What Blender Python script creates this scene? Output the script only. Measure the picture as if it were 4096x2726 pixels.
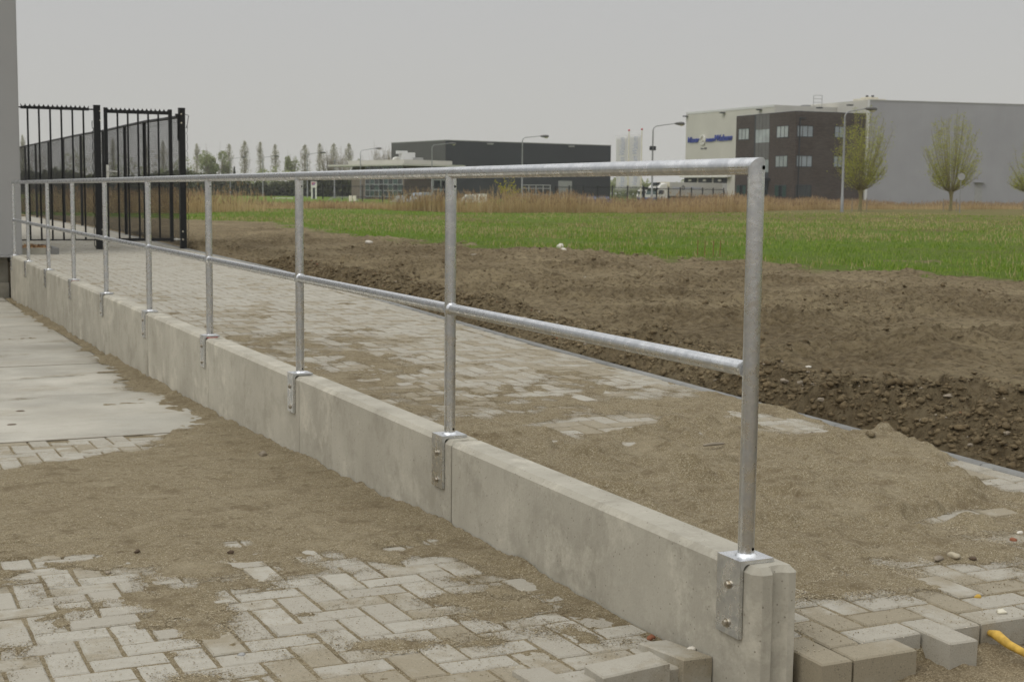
import bpy, math, random
import numpy as np
from mathutils import Vector, Matrix
random.seed(7); RNG=np.random.default_rng(11)
for o in list(bpy.data.objects): bpy.data.objects.remove(o)
sc=bpy.context.scene; COL=sc.collection; R_=math.radians
# ------------------------------------------------------------------ camera
FPX=5689.0; YAW,PITCH,ROLL=0.43671,-0.10391,0.00973
CAM=np.array([-2.0322,-3.0012,0.9347])
CF=np.array([math.sin(YAW)*math.cos(PITCH),math.cos(YAW)*math.cos(PITCH),math.sin(PITCH)])
_r=np.array([math.cos(YAW),-math.sin(YAW),0.0]); _u=np.cross(_r,CF)
CR=math.cos(ROLL)*_r+math.sin(ROLL)*_u; CU=-math.sin(ROLL)*_r+math.cos(ROLL)*_u
cd=bpy.data.cameras.new('camera'); cam=bpy.data.objects.new('camera',cd); COL.objects.link(cam)
cd.sensor_width=36.0; cd.lens=FPX/4096*36.0; cd.clip_start=.05; cd.clip_end=3000
cd.dof.use_dof=True; cd.dof.focus_distance=4.6; cd.dof.aperture_fstop=11
M=Matrix.Identity(4)
for i in range(3):
    M[i][0],M[i][1],M[i][2],M[i][3]=CR[i],CU[i],-CF[i],CAM[i]
cam.matrix_world=M; sc.camera=cam
# ------------------------------------------------------------------ overcast sky + soft sun
SUN_EL,SUN_AZ=R_(48),R_(-112)          # azimuth measured from +Y towards +X
w=bpy.data.worlds.new('World'); sc.world=w; w.use_nodes=True
nt=w.node_tree; nt.nodes.clear()
def wn(t,**k):
    n=nt.nodes.new(t)
    for a,b in k.items(): setattr(n,a,b)
    return n
out=wn('ShaderNodeOutputWorld'); bg=wn('ShaderNodeBackground'); nt.links.new(bg.outputs[0],out.inputs[0])
sky=wn('ShaderNodeTexSky',sky_type='NISHITA',sun_disc=False,sun_elevation=SUN_EL,sun_rotation=SUN_AZ,dust_density=6.0,air_density=2.0)
hs=wn('ShaderNodeHueSaturation'); hs.inputs['Saturation'].default_value=.12; hs.inputs['Value'].default_value=.9
nt.links.new(sky.outputs[0],hs.inputs['Color'])
tc=wn('ShaderNodeTexCoord'); sx=wn('ShaderNodeSeparateXYZ'); nt.links.new(tc.outputs['Generated'],sx.inputs[0])
# overcast cloud deck: luminance (1+2 sin e)/3 of the zenith, the same all round
cr=wn('ShaderNodeValToRGB'); nt.links.new(sx.outputs[2],cr.inputs[0])
e=cr.color_ramp.elements; e[0].position=0.0; e[0].color=(5.55,5.48,5.08,1); e[1].position=1.0; e[1].color=(13.6,13.7,13.8,1)
m=e.new(.13); m.color=(5.22,5.24,5.2,1)
nz=wn('ShaderNodeTexNoise'); nz.inputs['Scale'].default_value=1.6; nz.inputs['Detail'].default_value=4
nt.links.new(tc.outputs['Generated'],nz.inputs['Vector'])
mr=wn('ShaderNodeMapRange'); mr.inputs['To Min'].default_value=.965; mr.inputs['To Max'].default_value=1.035; nt.links.new(nz.outputs[0],mr.inputs['Value'])
mu=wn('ShaderNodeMix',data_type='RGBA',blend_type='MULTIPLY'); mu.inputs[0].default_value=1
nt.links.new(cr.outputs[0],mu.inputs[6]); nt.links.new(mr.outputs[0],mu.inputs[7])
mx=wn('ShaderNodeMix',data_type='RGBA'); mx.inputs[0].default_value=.94
nt.links.new(hs.outputs[0],mx.inputs[6]); nt.links.new(mu.outputs[2],mx.inputs[7])
nt.links.new(mx.outputs[2],bg.inputs[0]); bg.inputs[1].default_value=0.10
sd=bpy.data.lights.new('sun','SUN'); so=bpy.data.objects.new('sun',sd); COL.objects.link(so)
sd.energy=.9; sd.angle=R_(35); sd.color=(1,.965,.9)
sv=Vector((math.sin(SUN_AZ)*math.cos(SUN_EL),math.cos(SUN_AZ)*math.cos(SUN_EL),math.sin(SUN_EL)))
so.rotation_euler=sv.to_track_quat('Z','Y').to_euler(); so.location=(0,0,30)
sc.render.engine='CYCLES'
vs=sc.view_settings; vs.view_transform='Standard'; vs.look='None'; vs.exposure=0.0; vs.gamma=1.0; vs.use_curve_mapping=False
# ------------------------------------------------------------------ pixels -> places
def ray(s): return CF+CR*((s[0]-2048)/FPX)-CU*((s[1]-1363)/FPX)
def on(s,axis,val):
    d=ray(s); return CAM+d*((val-CAM[axis])/d[axis])
def dep(s,D): return CAM+ray(s)*D
def horizon(x):
    # pixel row of the horizon in column x
    a=CF+CR*((x-2048)/FPX); return 1363+FPX*a[2]/CU[2]
def far(x,D):
    p=dep((x,horizon(x)),D); return np.array([p[0],p[1]])
def Zm(x0,y0,s): return lambda x,y:(x0+x*s,y0+y*s)
Z2=Zm(700,500,.50934); Z3=Zm(1900,450,.46689); Z4=Zm(2600,350,.42445); Z5=Zm(3200,350,.38031)
Z6=Zm(1350,560,.21222); Z7=Zm(2950,450,.2424); Z8=Zm(1550,720,.08489); Z9=Zm(1200,700,.12733); ZT=Zm(2550,690,.16978); ZL=Zm(2730,520,.09338)
ZF=-.17
def gnd(s,z=ZF): return on(s,2,z)
# ------------------------------------------------------------------ noise
def _h(ix,iy,s):
    n=(ix.astype(np.int64)*374761393+iy.astype(np.int64)*668265263+s*982451653)&0x7fffffff
    n=((n^(n>>13))*1274126177)&0x7fffffff
    return ((n^(n>>16))&0xffff)/65535.0
def vn(x,y,s=0):
    x=np.asarray(x,float);y=np.asarray(y,float)
    ix=np.floor(x);iy=np.floor(y);fx=x-ix;fy=y-iy
    fx=fx*fx*(3-2*fx);fy=fy*fy*(3-2*fy);ix=ix.astype(np.int64);iy=iy.astype(np.int64)
    a=_h(ix,iy,s);b=_h(ix+1,iy,s);c=_h(ix,iy+1,s);d=_h(ix+1,iy+1,s)
    return (a*(1-fx)+b*fx)*(1-fy)+(c*(1-fx)+d*fx)*fy
def fbm(x,y,s=0,o=4):
    t=0;a=.5;n=0
    for k in range(o):
        t=t+a*vn(x*2**k+17.3*k,y*2**k-9.1*k,s+k);n+=a;a*=.5
    return t/n*2-1
def sst(a,b,x):
    t=np.clip((np.asarray(x,float)-a)/(b-a),0,1); return t*t*(3-2*t)
# ------------------------------------------------------------------ site levels (wall top = 0)
def zu(y): return np.minimum(-.235+.0165*np.asarray(y,float),-.008)
def zl(y): return np.interp(y,[-5,0,2,4,6,8,10,18,40],[-.27,-.295,-.35,-.42,-.47,-.5,-.53,-.61,-.61])
def kx(y): return np.interp(y,[-3,6,10,20,30,46,60],[2.33,2.34,2.46,2.83,3.28,3.45,3.5])
# ------------------------------------------------------------------ object helpers
def tag(o,label=None,cat=None,group=None,kind=None):
    if label: o['label']=label
    if cat: o['category']=cat
    if group: o['group']=group
    if kind: o['kind']=kind
    return o
def link(name,data,parent=None,loc=None):
    o=bpy.data.objects.new(name,data); COL.objects.link(o)
    if loc is not None: o.location=loc
    if parent is not None: o.parent=parent
    return o
def empty(name,loc=(0,0,0),rz=0,**k):
    o=link(name,None,None,loc); o.rotation_euler[2]=rz; o.empty_display_size=.1
    return tag(o,**k)
def npmesh(name,v,f,mat,smooth=False):
    v=np.asarray(v,np.float32);f=np.asarray(f,np.int32); n=f.shape[1]
    me=bpy.data.meshes.new(name)
    me.vertices.add(len(v)); me.vertices.foreach_set('co',v.ravel())
    me.loops.add(f.size); me.loops.foreach_set('vertex_index',f.ravel())
    me.polygons.add(len(f)); me.polygons.foreach_set('loop_start',np.arange(0,f.size,n,dtype=np.int32))
    try: me.polygons.foreach_set('loop_total',np.full(len(f),n,np.int32))
    except Exception: pass
    me.update(calc_edges=True); me.validate()
    if smooth: me.polygons.foreach_set('use_smooth',np.ones(len(me.polygons),bool))
    me.materials.append(mat); return me
def gridmesh(name,xs,ys,Z,mat,smooth=True):
    nx,ny=len(xs),len(ys); X,Y=np.meshgrid(xs,ys)
    v=np.stack([X.ravel(),Y.ravel(),Z.ravel()],1)
    i=np.arange(nx*ny).reshape(ny,nx)
    f=np.stack([i[:-1,:-1],i[:-1,1:],i[1:,1:],i[1:,:-1]],-1).reshape(-1,4)
    return npmesh(name,v,f,mat,smooth)
class MB:
    def __init__(s): s.v=[];s.f=[];s.sm=[]
    def add(s,v,f,sm=False):
        b=len(s.v); s.v+= [tuple(map(float,p)) for p in v]; s.f+=[tuple(i+b for i in q) for q in f]; s.sm+=[sm]*len(f); return s
    def box(s,x0,x1,y0,y1,z0,z1):
        return s.add([(x0,y0,z0),(x1,y0,z0),(x1,y1,z0),(x0,y1,z0),(x0,y0,z1),(x1,y0,z1),(x1,y1,z1),(x0,y1,z1)],
          [(0,3,2,1),(4,5,6,7),(0,1,5,4),(1,2,6,5),(2,3,7,6),(3,0,4,7)])
    def obox(s,o,t,n,u0,u1,n0,n1,z0,z1):
        # box in a wall frame: t along the wall, n out of the wall
        P=lambda u,k,z:(o[0]+t[0]*u+n[0]*k,o[1]+t[1]*u+n[1]*k,z)
        return s.add([P(u0,n0,z0),P(u1,n0,z0),P(u1,n1,z0),P(u0,n1,z0),P(u0,n0,z1),P(u1,n0,z1),P(u1,n1,z1),P(u0,n1,z1)],
          [(0,3,2,1),(4,5,6,7),(0,1,5,4),(1,2,6,5),(2,3,7,6),(3,0,4,7)])
    def prism(s,pts,z0,z1):
        n=len(pts); v=[(p[0],p[1],z0) for p in pts]+[(p[0],p[1],z1) for p in pts]
        return s.add(v,[tuple(range(n-1,-1,-1)),tuple(range(n,2*n))]+[(i,(i+1)%n,n+(i+1)%n,n+i) for i in range(n)])
    def tube(s,pts,r,n=8,caps=True,sm=True):
        pts=[Vector(p) for p in pts]; rr=r if hasattr(r,'__len__') else [r]*len(pts); rings=[]
        up=None
        for i,p in enumerate(pts):
            d=(pts[min(i+1,len(pts)-1)]-pts[max(i-1,0)]).normalized()
            if up is None: up=Vector((0,0,1)) if abs(d.z)<.9 else Vector((1,0,0))
            a=d.cross(up).normalized(); b=a.cross(d); up=b
            rings.append([p+a*(rr[i]*math.cos(2*math.pi*k/n))+b*(rr[i]*math.sin(2*math.pi*k/n)) for k in range(n)])
        b0=len(s.v); v=[q for R in rings for q in R]; f=[]
        for i in range(len(pts)-1):
            for k in range(n): f.append((i*n+k,i*n+(k+1)%n,(i+1)*n+(k+1)%n,(i+1)*n+k))
        s.add(v,f,sm)
        if caps: s.add(rings[0],[tuple(range(n))]); s.add(rings[-1],[tuple(range(n-1,-1,-1))])
        return s
    def lathe(s,prof,n=12,c=(0,0,0),axis='z',sm=True):
        v=[];f=[]
        for r,z in prof:
            for k in range(n):
                a=2*math.pi*k/n; x,y=r*math.cos(a),r*math.sin(a)
                v.append({'z':(c[0]+x,c[1]+y,c[2]+z),'x':(c[0]+z,c[1]+x,c[2]+y),'y':(c[0]+x,c[1]+z,c[2]+y)}[axis])
        for i in range(len(prof)-1):
            for k in range(n): f.append((i*n+k,i*n+(k+1)%n,(i+1)*n+(k+1)%n,(i+1)*n+k))
        s.add(v,f,sm); m=len(prof)-1
        return s.add(v[:n],[tuple(range(n-1,-1,-1))]).add(v[m*n:],[tuple(range(n))])
    def mesh(s,name,mat):
        me=bpy.data.meshes.new(name); me.from_pydata(s.v,[],s.f); me.update()
        for p,q in zip(me.polygons,s.sm): p.use_smooth=q
        me.materials.append(mat); return me
    def build(s,name,mat,parent=None,loc=None): return link(name,s.mesh(name,mat),parent,loc)
# ------------------------------------------------------------------ materials
class NT:
    def __init__(s,name,rough=.8,metal=0.0,spec=.3):
        s.m=bpy.data.materials.new(name); s.m.use_nodes=True; s.t=s.m.node_tree; s.b=s.t.nodes['Principled BSDF']
        s.b.inputs['Roughness'].default_value=rough; s.b.inputs['Metallic'].default_value=metal; s.b.inputs['Specular IOR Level'].default_value=spec
        s._c=None
    def n(s,t,ins=None,**k):
        q=s.t.nodes.new(t)
        for a,b in k.items(): setattr(q,a,b)
        for a,b in (ins or {}).items(): s.set(q.inputs[a],b)
        return q
    def set(s,sock,v):
        if hasattr(v,'is_output') or isinstance(v,bpy.types.NodeSocket): s.t.links.new(v,sock)
        else: sock.default_value=v
    def co(s,kind='Object',scale=(1,1,1)):
        if s._c is None: s._c=s.n('ShaderNodeTexCoord')
        v=s._c.outputs[kind]
        if kind=='World': pass
        if scale!=(1,1,1): v=s.n('ShaderNodeMapping',{'Vector':v,'Scale':scale}).outputs[0]
        return v
    def pos(s,scale=(1,1,1)):
        v=s.n('ShaderNodeNewGeometry').outputs['Position']
        if scale!=(1,1,1): v=s.n('ShaderNodeMapping',{'Vector':v,'Scale':scale}).outputs[0]
        return v
    def noise(s,vec,scale,detail=4,rough=.55):
        return s.n('ShaderNodeTexNoise',{'Vector':vec,'Scale':scale,'Detail':detail,'Roughness':rough}).outputs[0]
    def vor(s,vec,scale,out='Color',feature='F1'):
        return s.n('ShaderNodeTexVoronoi',{'Vector':vec,'Scale':scale},feature=feature).outputs[out]
    def ramp(s,fac,stops):
        q=s.n('ShaderNodeValToRGB',{0:fac}); el=q.color_ramp.elements
        while len(el)<len(stops): el.new(.5)
        for a,(p,c) in zip(el,stops):
            a.position=p; a.color=(c[0],c[1],c[2],1) if hasattr(c,'__len__') else (c,c,c,1)
        return q.outputs[0]
    def mix(s,f,a,b,mode='MIX'):
        q=s.n('ShaderNodeMix',data_type='RGBA',blend_type=mode); s.set(q.inputs[0],f)
        for i,v in ((6,a),(7,b)):
            s.set(q.inputs[i],v if isinstance(v,bpy.types.NodeSocket) else (*v,1))
        return q.outputs[2]
    def math(s,op,a,b=0.0):
        q=s.n('ShaderNodeMath',operation=op); s.set(q.inputs[0],a); s.set(q.inputs[1],b); return q.outputs[0]
    def mr(s,v,a,b,c,d): return s.n('ShaderNodeMapRange',{'Value':v,'From Min':a,'From Max':b,'To Min':c,'To Max':d}).outputs[0]
    def color(s,c): s.set(s.b.inputs['Base Color'],c if isinstance(c,bpy.types.NodeSocket) else (*c,1)); return s
    def rough(s,v): s.set(s.b.inputs['Roughness'],v); return s
    def bump(s,h,strength=.5,dist=.01):
        q=s.n('ShaderNodeBump',{'Height':h,'Strength':strength,'Distance':dist}); s.t.links.new(q.outputs[0],s.b.inputs['Normal']); return s
    def rnd(s): return s.n('ShaderNodeObjectInfo').outputs['Random']
    def isl(s): return s.n('ShaderNodeNewGeometry').outputs['Random Per Island']
def plain(name,c,rough=.7,metal=0.0,spec=.3,var=.12,scale=3.0):
    k=NT(name,rough,metal,spec); n=k.noise(k.co(),scale,5)
    lo=tuple(x*(1-var) for x in c); hi=tuple(min(1,x*(1+var)) for x in c)
    k.color(k.mix(k.mr(n,.3,.7,0,1),lo,hi)); return k.m
def m_sand():
    k=NT('sand',.95,spec=.15); P=k.pos()
    g=k.ramp(k.n('ShaderNodeSeparateColor',{0:k.vor(P,340)}).outputs[0],[(0,(.075,.055,.031)),(.3,(.21,.165,.095)),(.62,(.32,.265,.163)),(.88,(.45,.39,.27)),(1,(.72,.67,.55))])
    big=k.noise(P,2.3,6,.65); base=k.mix(k.mr(big,.35,.68,0,1),(.25,.203,.122),(.318,.268,.172))
    c=k.mix(.55,base,g); c=k.mix(k.mr(k.noise(P,55,2),.3,.75,0,.42),c,(.18,.14,.08))
    c=k.mix(k.mr(k.noise(P,5.5,6,.72),.52,.66,0,.62),c,(.15,.112,.064)); c=k.mix(k.mr(k.noise(P,19,5,.7),.55,.68,0,.6),c,(.125,.092,.052))
    c=k.mix(k.mr(k.noise(P,3.4,5,.6),.56,.7,0,.4),c,(.40,.345,.235))
    k.color(c); k.bump(k.math('ADD',k.vor(P,340,'Distance'),k.math('MULTIPLY',k.noise(P,60,3),1.6)),.75,.006); return k.m
def m_brick():
    k=NT('paver_concrete',.92,spec=.18); P=k.pos()
    r=k.n('ShaderNodeMath',{0:k.math('ADD',k.rnd(),k.isl())},operation='FRACT').outputs[0]
    c=k.ramp(r,[(0,(.35,.325,.27)),(.15,(.37,.345,.288)),(.5,(.395,.372,.315)),(.85,(.42,.398,.34)),(1,(.36,.335,.275))])
    c=k.mix(k.mr(k.noise(P,26,4,.6),.35,.7,0,.35),c,(.31,.285,.23))
    # dust film: broad patches, uneven from brick to brick, thicker towards the joints of sandy areas
    xyz=k.n('ShaderNodeSeparateXYZ',{0:P}).outputs; up=k.math('SUBTRACT',k.mr(xyz[0],-.05,.1,0,1),k.mr(xyz[1],6,13,0,2.0))
    big=k.noise(P,1.3,4,.6); mid=k.noise(P,8,5,.65)
    d=k.math('ADD',k.math('MULTIPLY',big,1.1),k.math('ADD',k.math('MULTIPLY',mid,.95),k.math('ADD',k.math('MULTIPLY',r,.55),k.math('MULTIPLY',up,.17))))
    c=k.mix(k.mr(d,1.34,1.60,0,.85),c,(.268,.23,.16))
    sp=k.ramp(k.n('ShaderNodeSeparateColor',{0:k.vor(P,330)}).outputs[0],[(0,.62),(.06,.75),(.1,1.0),(.93,1.0),(1,1.3)])
    c=k.mix(k.mr(mid,.42,.62,.25,1.0),c,k.mix(1.0,c,sp,'MULTIPLY'))
    k.color(c); k.bump(k.noise(P,240,3),.4,.003); return k.m
def m_concrete(name,c0,c1,stain,streak=True,s=1.0):
    k=NT(name,.82,spec=.25); P=k.co('Object'); W=k.pos()
    off=k.n('ShaderNodeVectorMath',{0:W},operation='ADD'); k.set(off.inputs[1],k.n('ShaderNodeCombineXYZ',{0:k.math('MULTIPLY',k.rnd(),37.0)}).outputs[0]); V=off.outputs[0]
    b=k.noise(V,2.2*s,6,.62); c=k.mix(k.mr(b,.36,.66,0,1),c0,c1)
    if streak:
        vs_=k.n('ShaderNodeMapping',{'Vector':V,'Scale':(9,9,1.0)}).outputs[0]
        st=k.noise(vs_,1.6,6,.7); c=k.mix(k.mr(st,.52,.78,0,.32),c,stain)
        bl=k.noise(V,4.5,6,.7); c=k.mix(k.mr(bl,.50,.66,0,.5),c,stain); bl2=k.noise(V,3.1,6,.72); c=k.mix(k.mr(bl2,.53,.66,0,.7),c,tuple(min(1,x*1.25) for x in c1))
        st2=k.noise(k.n('ShaderNodeMapping',{'Vector':V,'Scale':(26,26,3)}).outputs[0],1.3,4,.7); c=k.mix(k.mr(st2,.6,.82,0,.4),c,tuple(min(1,x*1.25) for x in c1))
    if not streak and s<1:
        sd_=k.noise(k.n('ShaderNodeMapping',{'Vector':V,'Scale':(1.0,1.3,1)}).outputs[0],1.7,6,.68); c=k.mix(k.mr(sd_,.53,.66,0,.7),c,(.30,.262,.19)); sg_=k.noise(V,.9,5,.6); c=k.mix(k.mr(sg_,.45,.62,0,.65),c,(.30,.287,.245))
    pit=k.vor(V,38,'Distance'); c=k.mix(k.mr(pit,.06,.13,.6,0),c,(.10,.085,.06))
    c=k.mix(k.mr(k.noise(V,75,3,.7),.55,.8,0,.35),c,stain)
    c=k.mix(.45 if streak else .6,c,k.ramp(k.rnd(),[(0,.74),(1,1.12)]),'MULTIPLY')
    k.color(c); k.bump(k.math('ADD',k.noise(V,90,4),k.math('MULTIPLY',k.mr(pit,.05,.13,0,1),.6)),.28,.004); return k.m
def m_galv(name='galvanised_steel',b=.72):
    k=NT(name,.42,1.0); P=k.pos(); 
    n=k.noise(P,26,4,.6); sp=k.n('ShaderNodeSeparateColor',{0:k.vor(P,95)}).outputs[0]
    c=k.mix(k.mr(n,.35,.65,0,1),(b*.78,b*.80,b*.825),(b*1.12,b*1.13,b*1.14)); c=k.mix(k.mr(sp,0,1,0,.22),c,(b*.78,b*.80,b*.82))
    c=k.mix(k.mr(k.noise(P,14,4),.6,.75,0,.5),c,(.52,.51,.48))
    k.color(c); k.rough(k.mr(n,.3,.7,.38,.20)); k.bump(k.noise(P,42,4,.6),.14,.003); return k.m
def m_ground():
    k=NT('field_ground',.95,spec=.12); P=k.pos()
    at=k.n('ShaderNodeVertexColor',layer_name='mask').outputs[0]; s=k.n('ShaderNodeSeparateColor',{0:at}).outputs
    n1=k.noise(P,.55,6,.6); n2=k.noise(P,7.5,8,.78); n3=k.noise(P,38,5,.75); n4=k.noise(P,17,5,.7)
    d=k.mix(k.mr(n1,.38,.64,0,1),(.25,.192,.108),(.44,.355,.212)); d=k.mix(k.mr(n2,.42,.68,0,.55),d,(.12,.089,.051)); d=k.mix(k.mr(n4,.50,.62,0,.72),d,(.105,.077,.043)); d=k.mix(k.mr(n4,.47,.36,0,.6),d,(.36,.295,.185))
    d=k.mix(k.mr(n3,.5,.8,0,.55),d,(.29,.238,.15)); d=k.mix(k.mr(s[2],0,1,0,.38),d,(.11,.081,.046))
    g=k.mix(k.mr(n2,.3,.7,0,1),(.095,.15,.018),(.185,.275,.04)); g=k.mix(k.mr(k.noise(P,.16,4),.42,.66,0,.7),g,(.15,.185,.04))
    dry=k.mix(k.mr(n2,.3,.7,0,1),(.15,.125,.045),(.24,.195,.085))
    g=k.mix(s[1],g,dry)
    c=k.mix(s[0],g,d)
    k.color(c); k.bump(k.math('ADD',k.math('ADD',n2,k.math('MULTIPLY',n4,.6)),k.math('MULTIPLY',n3,.3)),1.0,.11); return k.m
def m_soil():
    k=NT('soil_lumps',.95,spec=.1); P=k.pos(); n3=k.noise(P,60,4,.7)
    n1=k.noise(P,.55,6,.6); n2=k.noise(P,7.5,6,.75)
    d=k.mix(k.mr(n1,.38,.64,0,1),(.165,.126,.072),(.27,.215,.13)); d=k.mix(k.mr(n2,.4,.62,0,.55),d,(.125,.092,.051)); d=k.mix(k.mr(n3,.42,.7,0,.55),d,(.085,.062,.036))
    d=k.mix(.5,d,k.ramp(k.isl(),[(0,.72),(.85,1.0),(1,1.35)]),'MULTIPLY'); k.color(d); k.bump(n3,.9,.012); return k.m
def m_leaf(name,c0,c1,c2,tr=.25):
    k=NT(name,.75,spec=.2); r=k.isl()
    c=k.ramp(r,[(0,c0),(.5,c1),(1,c2)]); k.color(c)
    t=k.n('ShaderNodeBsdfTranslucent',{'Color':c}); ms=k.n('ShaderNodeMixShader',{0:tr}); k.t.links.new(k.b.outputs[0],ms.inputs[1]); k.t.links.new(t.outputs[0],ms.inputs[2])
    k.t.links.new(ms.outputs[0],k.t.nodes['Material Output'].inputs[0]); return k.m
def m_clad(name,c,vert=True,pitch=1.0,amp=.06):
    k=NT(name,.5,spec=.35); n=k.noise(k.co(),.35,4)
    a=k.mix(k.mr(n,.3,.7,0,1),tuple(x*.95 for x in c),tuple(x*1.05 for x in c))
    wv=k.n('ShaderNodeTexWave',{'Vector':k.co('Object'),'Scale':pitch,'Distortion':0.0},bands_direction='X' if vert else 'Z',wave_profile='SAW').outputs[1]
    a=k.mix(k.mr(wv,.0,.08,.35,0),a,tuple(x*(1-amp*4) for x in c)); k.color(a); return k.m
def m_darkbrick():
    k=NT('dark_brick',.85,spec=.2); P=k.co('Object',(1,1,1))
    n=k.noise(k.co('Object',(1.5,1.5,8)),1.0,5,.6); c=k.mix(k.mr(n,.35,.7,0,1),(.042,.033,.027),(.088,.068,.055)); c=k.mix(k.mr(k.noise(P,.35,4),.42,.7,0,.5),c,(.092,.078,.068)); k.color(c); return k.m
def m_glass(name,c,rough=.08):
    k=NT(name,rough,0.0,.6); n=k.noise(k.co(),.6,3); k.color(k.mix(k.mr(n,.3,.7,0,1),tuple(x*.7 for x in c),c)); return k.m
MT=dict(boxgrey=plain('lorry_box_grey',(.45,.44,.405),.5,var=.05),soil=m_soil(),sand=m_sand(),brick=m_brick(),wall=m_concrete('precast_concrete',(.36,.337,.277),(.455,.428,.355),(.25,.23,.182)),
 slab=m_concrete('slab_concrete',(.39,.365,.305),(.485,.462,.395),(.33,.285,.205),False,.7),kerb=m_concrete('kerb_concrete',(.20,.20,.19),(.265,.265,.25),(.15,.14,.12),False,3),
 galv=m_galv(),bolt=plain('bolt_steel',(.42,.38,.31),.4,.9),hole=plain('hole_dark',(.004,.004,.004),1.0,0,.0),weld=m_galv('weld_zinc',.84),
 black=plain('black_coating',(.012,.0125,.013),.5,0,.35),wire=plain('black_wire',(.016,.016,.016),.6),ground=m_ground(),
 grass=m_leaf('grass_blades',(.10,.17,.018),(.19,.31,.034),(.33,.38,.09),.45),drygrass=m_leaf('dry_grass',(.26,.22,.09),(.42,.35,.16),(.55,.47,.25),.4),
 reed=m_leaf('reed_straw',(.36,.25,.12),(.50,.375,.195),(.60,.48,.28)),reedhead=m_leaf('reed_heads',(.22,.145,.08),(.30,.205,.12),(.38,.27,.16)),
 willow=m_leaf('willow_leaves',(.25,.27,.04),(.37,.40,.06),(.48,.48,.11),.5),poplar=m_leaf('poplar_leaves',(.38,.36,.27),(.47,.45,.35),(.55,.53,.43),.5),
 tree=m_leaf('tree_leaves',(.24,.265,.13),(.33,.355,.18),(.41,.43,.25),.5),bare=m_leaf('bare_twigs',(.34,.30,.24),(.41,.37,.30),(.47,.43,.36),.5),hedge=m_leaf('hedge_leaves',(.05,.056,.03),(.085,.092,.045),(.14,.145,.065)),
 forsythia=m_leaf('yellow_blossom',(.34,.32,.02),(.45,.40,.03),(.25,.28,.05)),
 bark=plain('bark',(.27,.235,.18),.9),wbark=plain('willow_bark',(.22,.19,.095),.9),
 lightclad=m_clad('pale_cladding',(.50,.485,.43),True,.5,.02),whiteclad=m_clad('white_cladding',(.58,.58,.57),True,.5,.03),greyclad=m_clad('grey_cladding',(.30,.30,.315),True,.45,.04),darkclad=m_clad('dark_cladding',(.034,.037,.040),False,.9,.05),
 darkclad2=m_clad('charcoal_cladding',(.072,.072,.068),False,.9,.04),dbrick=m_darkbrick(),lbrick=plain('taupe_brick',(.20,.165,.135),.85),dbrick2=plain('brown_brick',(.10,.08,.068),.85),
 frame=plain('window_frame_dark',(.03,.034,.037),.5),frame2=plain('window_frame_pale',(.33,.34,.34),.5),glass=m_glass('window_glass',(.36,.40,.39)),glassb=m_glass('window_glass_blue',(.27,.31,.335)),glassd=m_glass('window_glass_dark',(.025,.032,.032)),glassg=m_glass('window_glass_green',(.045,.085,.07)),
 spandrel=plain('grey_spandrel',(.12,.118,.11),.6),white=plain('white_paint',(.66,.65,.60),.5),cream=plain('cream_paint',(.62,.58,.46),.5),grey=plain('grey_paint',(.30,.30,.29),.5),lampgrey=plain('lamp_grey',(.27,.275,.275),.5,.3),blue=plain('blue_letter',(.035,.06,.28),.5),
 blueprint=plain('faded_blue_print',(.40,.43,.54),.6),darkprint=plain('dark_print',(.08,.085,.10),.6),red=plain('red_paint',(.45,.03,.025),.5),purple=plain('purple_print',(.25,.13,.30),.5),magenta=plain('magenta_print',(.42,.06,.12),.5),flag=m_leaf('flag_cloth',(.80,.79,.785),(.80,.79,.785),(.80,.79,.785),.55),
 carsilver=plain('silver_car_paint',(.42,.42,.40),.3,.3),carblue=plain('pale_blue_car_paint',(.27,.34,.40),.3,.2),tyre=plain('tyre_rubber',(.015,.015,.015),.9),orange=plain('tail_lamp',(.5,.09,.03),.3),bluevan=plain('blue_body',(.06,.10,.24),.4),
 stone=plain('stone',(.26,.22,.165),.8,var=.35,scale=20),stoned=plain('brown_stone',(.10,.07,.045),.8,var=.3,scale=20),shell=plain('shell',(.62,.58,.50),.6),clod=plain('soil_clod',(.078,.057,.036),.95,var=.45,scale=12),brickred=plain('brick_shard',(.24,.095,.05),.85),yellow=plain('yellow_root',(.52,.33,.06),.7,var=.3,scale=30),
 wood=plain('wood_chip',(.33,.20,.10),.9,var=.4,scale=40),bldg=m_clad('grey_panel',(.30,.298,.29),True,.25,.02),plinth=m_concrete('plinth_concrete',(.20,.185,.145),(.29,.27,.22),(.12,.11,.08)),beige=plain('beige_plaster',(.42,.37,.27),.8),kerb2=m_concrete('edging_concrete',(.27,.255,.21),(.34,.325,.27),(.2,.18,.14),False,3))
# ================================================================== GROUND
def axis(segs):
    a=[segs[0][0]]
    for s0,s1,st in segs:
        n=max(1,int(round((s1-s0)/st))); a+=list(np.linspace(s0,s1,n+1)[1:])
    return np.array(a)
def grow(a,b,s,g):
    o=[a]
    while o[-1]<b: o.append(o[-1]+s); s*=g
    return np.array(o)
gxs=np.concatenate([-grow(4,1400,1.0,1.35)[::-1],axis([(-4,2.2,.5),(2.2,5.2,.028),(5.2,8.5,.05),(8.5,14,.09)])[1:],grow(14,1800,.12,1.06)[1:]])
gys=np.concatenate([axis([(-60,-3,6),(-3,0,.15),(0,8,.035),(8,16,.06),(16,26,.1)]),grow(26,1800,.12,1.045)[1:]])
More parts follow.
